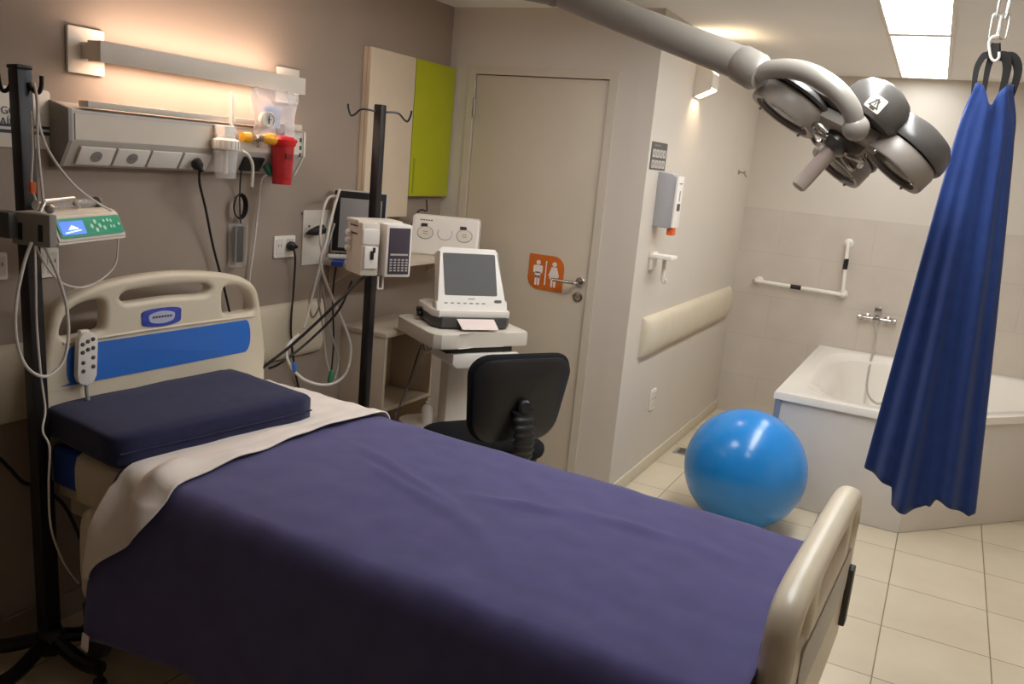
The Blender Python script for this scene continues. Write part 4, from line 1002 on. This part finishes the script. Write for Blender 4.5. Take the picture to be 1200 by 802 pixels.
MB().box((.1065 - .1 + .1, .012, .22), (.002, .05, .006)).build('print', 'midgrey', fp); MB().box((.1065, .012, .16), (.002, .012, .05)).build('print', 'midgrey', fp)
MB().box((.085, .012, -.012), (.035, .045, .045), bev=.006).build('red_nozzle', 'orangeplastic', dp)
br = thing('towel_bracket', 'white wall bracket below the soap dispenser on partition wall', 'bracket', (XC, 4.15, 1.2))
MB().box((.06, 0, .045), (.12, .1, .02), bev=.006).build('top', 'white', br)
MB().box((.01, 0, .02), (.02, .08, .09), bev=.004).build('back_plate', 'white', br)
MB().tube([(.06, .03, .04), (.062, .03, -.04), (.066, .03, -.08), (.075, .03, -.085), (.08, .03, -.07)], .01, n=10).build('hanging_bar', 'offwhite', br)
ps = thing('instruction_notice', 'charcoal instruction notice with pale pictures above the soap dispenser', 'sign', (XC, 4.06, 1.73))
MB().prism(rrect(.235, .13, .004, 2), 0, .003, FACE_X).build('board', 'poster', ps)
q = MB()
for r_ in (.012, -.038):
    for c2 in range(4): q.prism(rrect(.045, .038, .004, 2, -.078 + .052 * c2, r_), .003, .004, FACE_X)
q.build('pictures', 'lightgrey', ps)
q = MB()
for r_ in (.012, -.038):
    for c2 in range(4): q.prism([(-.078 + .052 * c2 + .011 * math.cos(i), r_ + .012 * math.sin(i)) for i in range(6)], .004, .0045, FACE_X)
for i in range(6): q.prism(rrect(.012, .008, .002, 1, -.075 + i * .016, .049), .003, .004, FACE_X)
q.build('print', 'midgrey', ps)
b = MB().lathe([(.016, 0), (.016, .005), (.006, .008), (.006, .035), (.012, .038), (.012, .044), (.004, .046)], (XC, 5.78, 1.705), (1, 0, 0), 18); b.cyl((XC + .035, 5.78, 1.705), (XC + .05, 5.8, 1.68), .005)
tag(b.build('wall_hook', 'chrome'), 'small metal coat hook high on the partition near the tiles', 'hook')
dg_ = thing('floor_drain', 'small metal floor drain beside the blue ball', 'drain', (1.235, 4.97, 0))
MB().box((0, 0, .0015), (.14, .14, .003), bev=.001).build('frame', 'steel', dg_)
q = MB()
for i in range(6): q.box((0, -.045 + i * .018, .0035), (.1, .008, .002))
q.build('slots', 'darkgrey', dg_)

# ball
BR = .291
BC_ = D(873, 549, 4.35)
bl = thing('exercise_ball', 'large glossy blue exercise ball on the tiles before the bathtub', 'ball', (BC_.x, BC_.y, 0))
b = MB().sphere((0, 0, BR - .003), BR, 96, (1, 1, .995))
b.build('ball', 'ball', bl, smooth=180)
MB().lathe([(.012, 0), (.012, .004), (.004, .006)], (0, BR * .999, BR), (0, 1, 0), 16).build('valve_plug', 'white', bl)

# ------------------------------------------------------------------ sling on a chain
SX, SY = 2.473, 3.08
sg = thing('birthing_sling', 'royal blue cloth sling hanging by black straps from a chain', 'sling', (SX, SY, .62))
NZ, NA = 60, 200
ZT = 2.0; R = []
HEM = ((-1.01, .735), (-.44, .69), (-.40, .632), (-.12, .618), (.18, .664), (.26, .658), (.32, .688), (.93, .648), (1.01, .66))
def hem(a):
    x = math.cos(a); f_ = math.sin(a)       # f_ > 0 : far side
    if f_ > 0: return .70 + .03 * abs(x) - .055 * smstep(.6, 1, x) + .01 * math.sin(6 * x)
    for (xa, za), (xb, zb) in zip(HEM, HEM[1:]):
        if xa <= x <= xb: return za + (zb - za) * (x - xa) / (xb - xa)
    return .7
for i in range(NZ + 1):
    t_ = i / NZ; row = []
    w_ = .052 + .012 * smstep(0, .1, t_) + .113 * t_ ** .9
    d_ = .026 + .045 * t_
    for k in range(NA):
        a = 2 * PI * k / NA
        z0 = ZT - (.055 * math.exp(-(math.cos(a) / .35) ** 2)) + .01 * abs(math.cos(a)); z = z0 + (hem(a) - z0) * t_
        pl = 1 + (.10 + .10 * (1 - t_)) * math.sin(7 * a + 1.1 + .8 * t_) + .08 * math.sin(11 * a + 2 * t_)
        x = w_ * math.cos(a) * (1 + .12 * (pl - 1)); y = d_ * math.sin(a) * pl + .012 * t_ * math.sin(16 * math.cos(a) + 2) * 1.0
        row.append(Vector((x + .014 * t_ + .002 * math.sin(40 * z + 9 * a) * smstep(.2, 0, t_), y, z - .62)))
    R.append(row)
mb = MB().rings(R, cap=False); o = mb.build('cloth', 'sling', sg, smooth=70)
md = o.modifiers.new('thickness', 'SOLIDIFY'); md.thickness = .003
hk = D(1166, 55, 3.08) - Vector((SX, SY, .62))
def ribbon(mb, pts, w, th=.003):
    pts = catmull([Vector(p) for p in pts], 8); R = []
    for i, p in enumerate(pts):
        t_ = i / (len(pts) - 1); ww = w * (.62 + .38 * math.sin(PI * min(1, t_ * 1.0)))
        t = (pts[min(i + 1, len(pts) - 1)] - pts[max(i - 1, 0)]).normalized(); nrm = Vector((0, 1, 0)); sd = nrm.cross(t).normalized()
        R.append([p + sd * ww / 2 + nrm * th, p - sd * ww / 2 + nrm * th, p - sd * ww / 2 - nrm * th, p + sd * ww / 2 - nrm * th])
    mb.rings(R)
for xs, wd in (((-.052, -.024), .019), ((.024, .052), .026)):
    b = MB()
    for k_, x_ in enumerate(xs):
        ribbon(b, [(x_, -.004 + .012 * k_, ZT - .645), (x_ * 1.08, -.004 + .012 * k_, ZT - .57), (x_ * .75 + .25 * hk.x, -.006 + .012 * k_, ZT - .53), (hk.x + x_ * .28, -.006 + .012 * k_, hk.z - .02), (hk.x + x_ * .1, .0, hk.z + .016)], wd)
    b.build('strap', 'strap', sg, smooth=60)
b = MB().tube([Vector((hk.x + dx, -.02, hk.z + dz)) for dx, dz in ((.004, .035), (-.012, .03), (-.018, .015), (-.012, -.01), (-.004, -.03), (.006, -.038), (.016, -.03), (.014, -.012))], .0042, n=10)
b.build('hook', 'white', sg)
chn = thing('chain', 'steel link chain hanging from the ceiling above the blue sling', 'chain', (SX + hk.x, SY, hk.z + .62))
z = .028; i = 0
while z < CZ - chn.location.z - .03:
    L_ = .075
    for dx in ((-.011, .014) if True else (0,)):
        pts = []
        for k in range(16):
            a = 2 * PI * k / 16; px_ = .011 * math.cos(a); pz = .011 * math.sin(a) + (L_ / 2 - .011) * (1 if math.sin(a) >= 0 else -1)
            q_ = Vector((px_, 0, pz)); q_.rotate(Matrix.Rotation((PI / 2 if i % 2 else .2) + dx * 10, 3, 'Z')); pts.append(q_ + Vector((dx, .0, z + L_ / 2)))
        MB().tube(pts, .003, n=8, smooth=2, closed=True).build('link', 'steel', chn)
    z += L_ - .013; i += 1
mb = MB().lathe([(.03, 0), (.03, -.006), (.012, -.01)], (0.0015, 0, CZ - chn.location.z), (0, 0, 1), 20); mb.tube([(-.011, 0, z + .0), (-.008, 0, CZ - chn.location.z - .005)], .003, smooth=0); mb.tube([(.014, 0, z + .0), (.01, 0, CZ - chn.location.z - .005)], .003, smooth=0); mb.build('ceiling_ring', 'steel', chn)

# ------------------------------------------------------------------ surgical lamp
ax = [Vector((AX[i][0], AX[i][1], AX[i][2])) for i in range(3)]
def c2w(v_): return Vector([sum(AX[i][k] * v_[k] for k in range(3)) for i in range(3)])
tl = math.radians(12)
vd = Vector(((995 - 600) / F, (153 - 401) / F, 1)).normalized()
la = Vector((-.669, .743, 0)); la = (la - vd * la.dot(vd)).normalized()
Ld = la * math.cos(tl) - vd * math.sin(tl)
e_1 = Vector((.743, .669, 0)); e_1 = (e_1 - vd * e_1.dot(vd)).normalized()
zl = -c2w(Ld); xl = c2w(e_1); xl = (xl - zl * xl.dot(zl)).normalized(); yl = zl.cross(xl)
ROT = Matrix((xl, yl, zl)).transposed()
HUB = D(995, 153, 2.78)
sl_ = thing('surgical_lamp', 'grey surgical lamp on a long arm, round pods and a pale handle', 'surgical lamp', HUB, rot=ROT)
RI = ROT.inverted()
def LL(px, py, d): return RI @ (D(px, py, d) - HUB)
PR = .112
def pod(a, dist, tiltin, r=PR, h=.06, dz=0.):
    c = Vector((math.cos(a) * dist, math.sin(a) * dist, dz)); axis = Vector((-math.cos(a) * tiltin, -math.sin(a) * tiltin, -1)).normalized()
    bz = MB().lathe([(r * .96, -.0), (r, .012), (r, .055), (r * .97, .062), (r * .82, .062), (r * .8, .045), (r * .2, .045)], c, axis, 48).build('pod_bezel', 'lamp_bezel', sl_, smooth=50)
    MB().lathe([(r * .79, .043), (r * .79, .047), (r * .7, .053), (.02, .055)], c, axis, 40).build('lens', 'glassdark', bz, smooth=50)
    for k in range(4):
        aa = PI / 4 + k * PI / 2; x_, y_ = frame_from(axis); MB().lathe([(.004, .058), (.004, .068), (.002, .07)], c + (x_ * math.cos(aa) + y_ * math.sin(aa)) * r * .9, axis, 8).build('screw', 'chrome', bz)
    sh_ = MB().lathe([(r * 1.03, -.004), (r * 1.06, -.012), (r * 1.05, -h * .45), (r * .98, -h * .8), (r * .8, -h * 1.1), (r * .45, -h * 1.27), (.004, -h * 1.32)], c, axis, 48).build('pod_shell', 'lamp_shell', sl_, smooth=50)
    return sh_
def podxy(x, y, tiltin, **k): return pod(math.atan2(y, x), math.hypot(x, y), tiltin, **k)
podxy(-.18, .0, .06, h=.03, dz=-.027); podxy(.165, -.02, .06, r=.108, h=.07, dz=.045); podxy(.05, .16, .08, r=.092, h=.03, dz=-.02)
sh_near = MB().lathe([(.09, .0), (.1, .015), (.1, .045), (.092, .075), (.073, .1), (.045, .114), (.004, .12)], (.015, -.06, .03), (0, 0, 1), 48).build('body_cover', 'lamp_shell', sl_, smooth=50)
# body joining the pods
mb = MB()
for k, (z, s_) in enumerate(((.03, .6), (.025, .95), (.0, 1.), (-.02, .9))):
    pass
def bar_(name, x0, x1, z0, z1, w0, w1, h, m):
    mb = MB(); R = []
    for k in range(13):
        t_ = k / 12; c0 = Vector((x0[0] + (x1[0] - x0[0]) * t_, x0[1] + (x1[1] - x0[1]) * t_, z0 + (z1 - z0) * t_)); w_ = w0 + (w1 - w0) * t_
        d_ = Vector((x1[0] - x0[0], x1[1] - x0[1], 0)).normalized(); sd = Vector((-d_.y, d_.x, 0))
        R.append([c0 + sd * px * w_ + Vector((0, 0, pz * h)) for px, pz in ((-.5, -.3), (-.38, -.5), (.38, -.5), (.5, -.3), (.5, .3), (.36, .5), (-.36, .5), (-.5, .3))])
    return mb.rings(R).build(name, m, sl_, smooth=40)
bar_('shell_bridge', (-.25, 0), (.02, -.04), -.0, .04, .15, .17, .04, 'lamp_shell')
bar_('bezel_bridge', (-.2, 0), (.0, -.02), -.04, .0, .11, .12, .05, 'lamp_bezel')
bar_('bezel_bridge', (.0, -.02), (.2, -.02), -.0, .04, .12, .12, .05, 'lamp_bezel')
bar_('bezel_bridge', (.02, 0), (.06, .16), -.02, -.05, .1, .1, .05, 'lamp_bezel')
for a0 in (.78, 2.36, 3.93, 5.5):
    b = MB().tube([(math.cos(a0) * .05, math.sin(a0) * .05, -.06), (math.cos(a0 - .3) * .09, math.sin(a0 - .3) * .09, -.07), (math.cos(a0 + .0) * .115, math.sin(a0 + .0) * .115, -.06), (math.cos(a0 + .35) * .1, math.sin(a0 + .35) * .1, -.065)], .009, n=10)
    b.build('under_handle', 'chrome', sl_)
MB().lathe([(.045, -.03), (.05, -.05), (.04, -.065), (.03, -.075)], n=28).build('hub', 'lamp_shell', sl_)
MB().lathe([(.022, -.06), (.024, -.08), (.0235, -.19), (.0225, -.212), (.016, -.218), (.001, -.219)], n=24).build('handle', 'handle', sl_)
# warning label on the near shell
cc = LL(1024, 124, 2.55)
# suspension: yoke, collar, arm
JT = LL(1003, 150, 2.6)
pts = [LL(888, 86, 2.69), LL(905, 81, 2.67), LL(930, 81, 2.64), LL(955, 89, 2.61), LL(980, 106, 2.59), LL(997, 127, 2.585), JT]
MB().tube(pts, lambda t: .025 + .003 * math.sin(PI * t), n=16, smooth=6).build('yoke', 'arm', sl_, smooth=60)
MB().tube([JT + Vector((0, 0, .0)), JT.lerp(Vector((0, 0, .03)), .5), Vector((0, .0, .03))], .034, n=16, smooth=3).sphere(JT, .036, 24).build('joint', 'arm', sl_, smooth=60)
a0, a1 = LL(868, 74, 2.745), LL(893, 88, 2.69)
MB().lathe([(.052, 0), (.054, .003), (.054, (a1 - a0).length * .75), (.04, (a1 - a0).length)], a0, a1 - a0, 32).build('collar', 'arm', sl_)
e0, e1 = LL(660, -7, 2.92), a0
MB().lathe([(.042, 0), (.045, .004), (.049, (e1 - e0).length)], e0, e1 - e0, 32).build('spring_arm', 'arm', sl_)
k0 = D(650, -11, 2.93); k1 = Vector((.93, 2.33, k0.z + .01))
MB().lathe([(.045, 0), (.045, (RI @ (k1 - k0)).length)], RI @ (k0 - HUB), RI @ (k1 - k0), 28).sphere(RI @ (k0 - HUB), .048, 24).build('upper_arm', 'armdark', sl_)
MB().cyl(RI @ (k1 - Vector((0, 0, .07)) - HUB), RI @ (Vector((k1.x, k1.y, CZ)) - HUB), .06, n=32).cyl(RI @ (Vector((k1.x, k1.y, CZ - .04)) - HUB), RI @ (Vector((k1.x, k1.y, CZ)) - HUB), .13, n=32).build('ceiling_mount', 'arm', sl_)
# label plate lies on the near shell: outward of the shell side
an = -PI / 2 - .12; rr = .1
pc = Vector((.015, -.06, .03)); axn = Vector((0, 0, -1))
nrm_ = Vector((math.cos(an), math.sin(an), .0)); nrm_ = (nrm_ - axn * nrm_.dot(axn)).normalized()
up_ = -axn; rt = up_.cross(nrm_) * 1.0
lm = Matrix((( *rt.to_4d()[:3], 0), (*up_.to_4d()[:3], 0), (*nrm_.to_4d()[:3], 0), (0, 0, 0, 1))).transposed()
lm = Matrix.Translation(pc + nrm_ * (rr - .002) + up_ * .035) @ lm
wp = MB().prism(rrect(.048, .044, .004, 2), -.004, .0015, lm).build('warning_label', 'offwhite', sh_near)
MB().prism([(-.016, -.014), (.016, -.014), (0, .016)], .0015, .0022, lm).build('warning_triangle', 'darkgrey', wp)
MB().prism([(-.009, -.010), (.009, -.010), (0, .007)], .0022, .0028, lm).build('triangle_field', 'offwhite', wp)
MB().prism([(-.0015, -.008), (.0015, -.008), (.0015, .003), (-.0015, .003)], .0028, .0034, lm).build('exclamation_mark', 'darkgrey', wp)

# things of a kind that come several times
GROUPS = dict(ceiling_light='ceiling lights', wall_socket='wall sockets', power_lead='black power leads', monitor_lead='leads hanging from the monitor', pump_cable='infusion pump cables', drip_stand='black drip stands', infusion_line='lines at the left drip stand', lead_connector='connectors on the looped leads')
for o in list(S.objects):
    k = o.name.split('.')[0]
    if o.parent is None and k in GROUPS: o['group'] = GROUPS[k]

# ------------------------------------------------------------------ world and view
W_ = bpy.data.worlds.new('world'); S.world = W_; W_.use_nodes = True
W_.node_tree.nodes['Background'].inputs[0].default_value = (.05, .045, .04, 1)
S.view_settings.view_transform = 'Standard'; S.view_settings.look = 'None'; S.view_settings.gamma = 1; S.view_settings.use_curve_mapping = False
S.view_settings.exposure = 0.68
S.cycles.max_bounces = 10; S.cycles.diffuse_bounces = 6; S.cycles.sample_clamp_indirect = 4
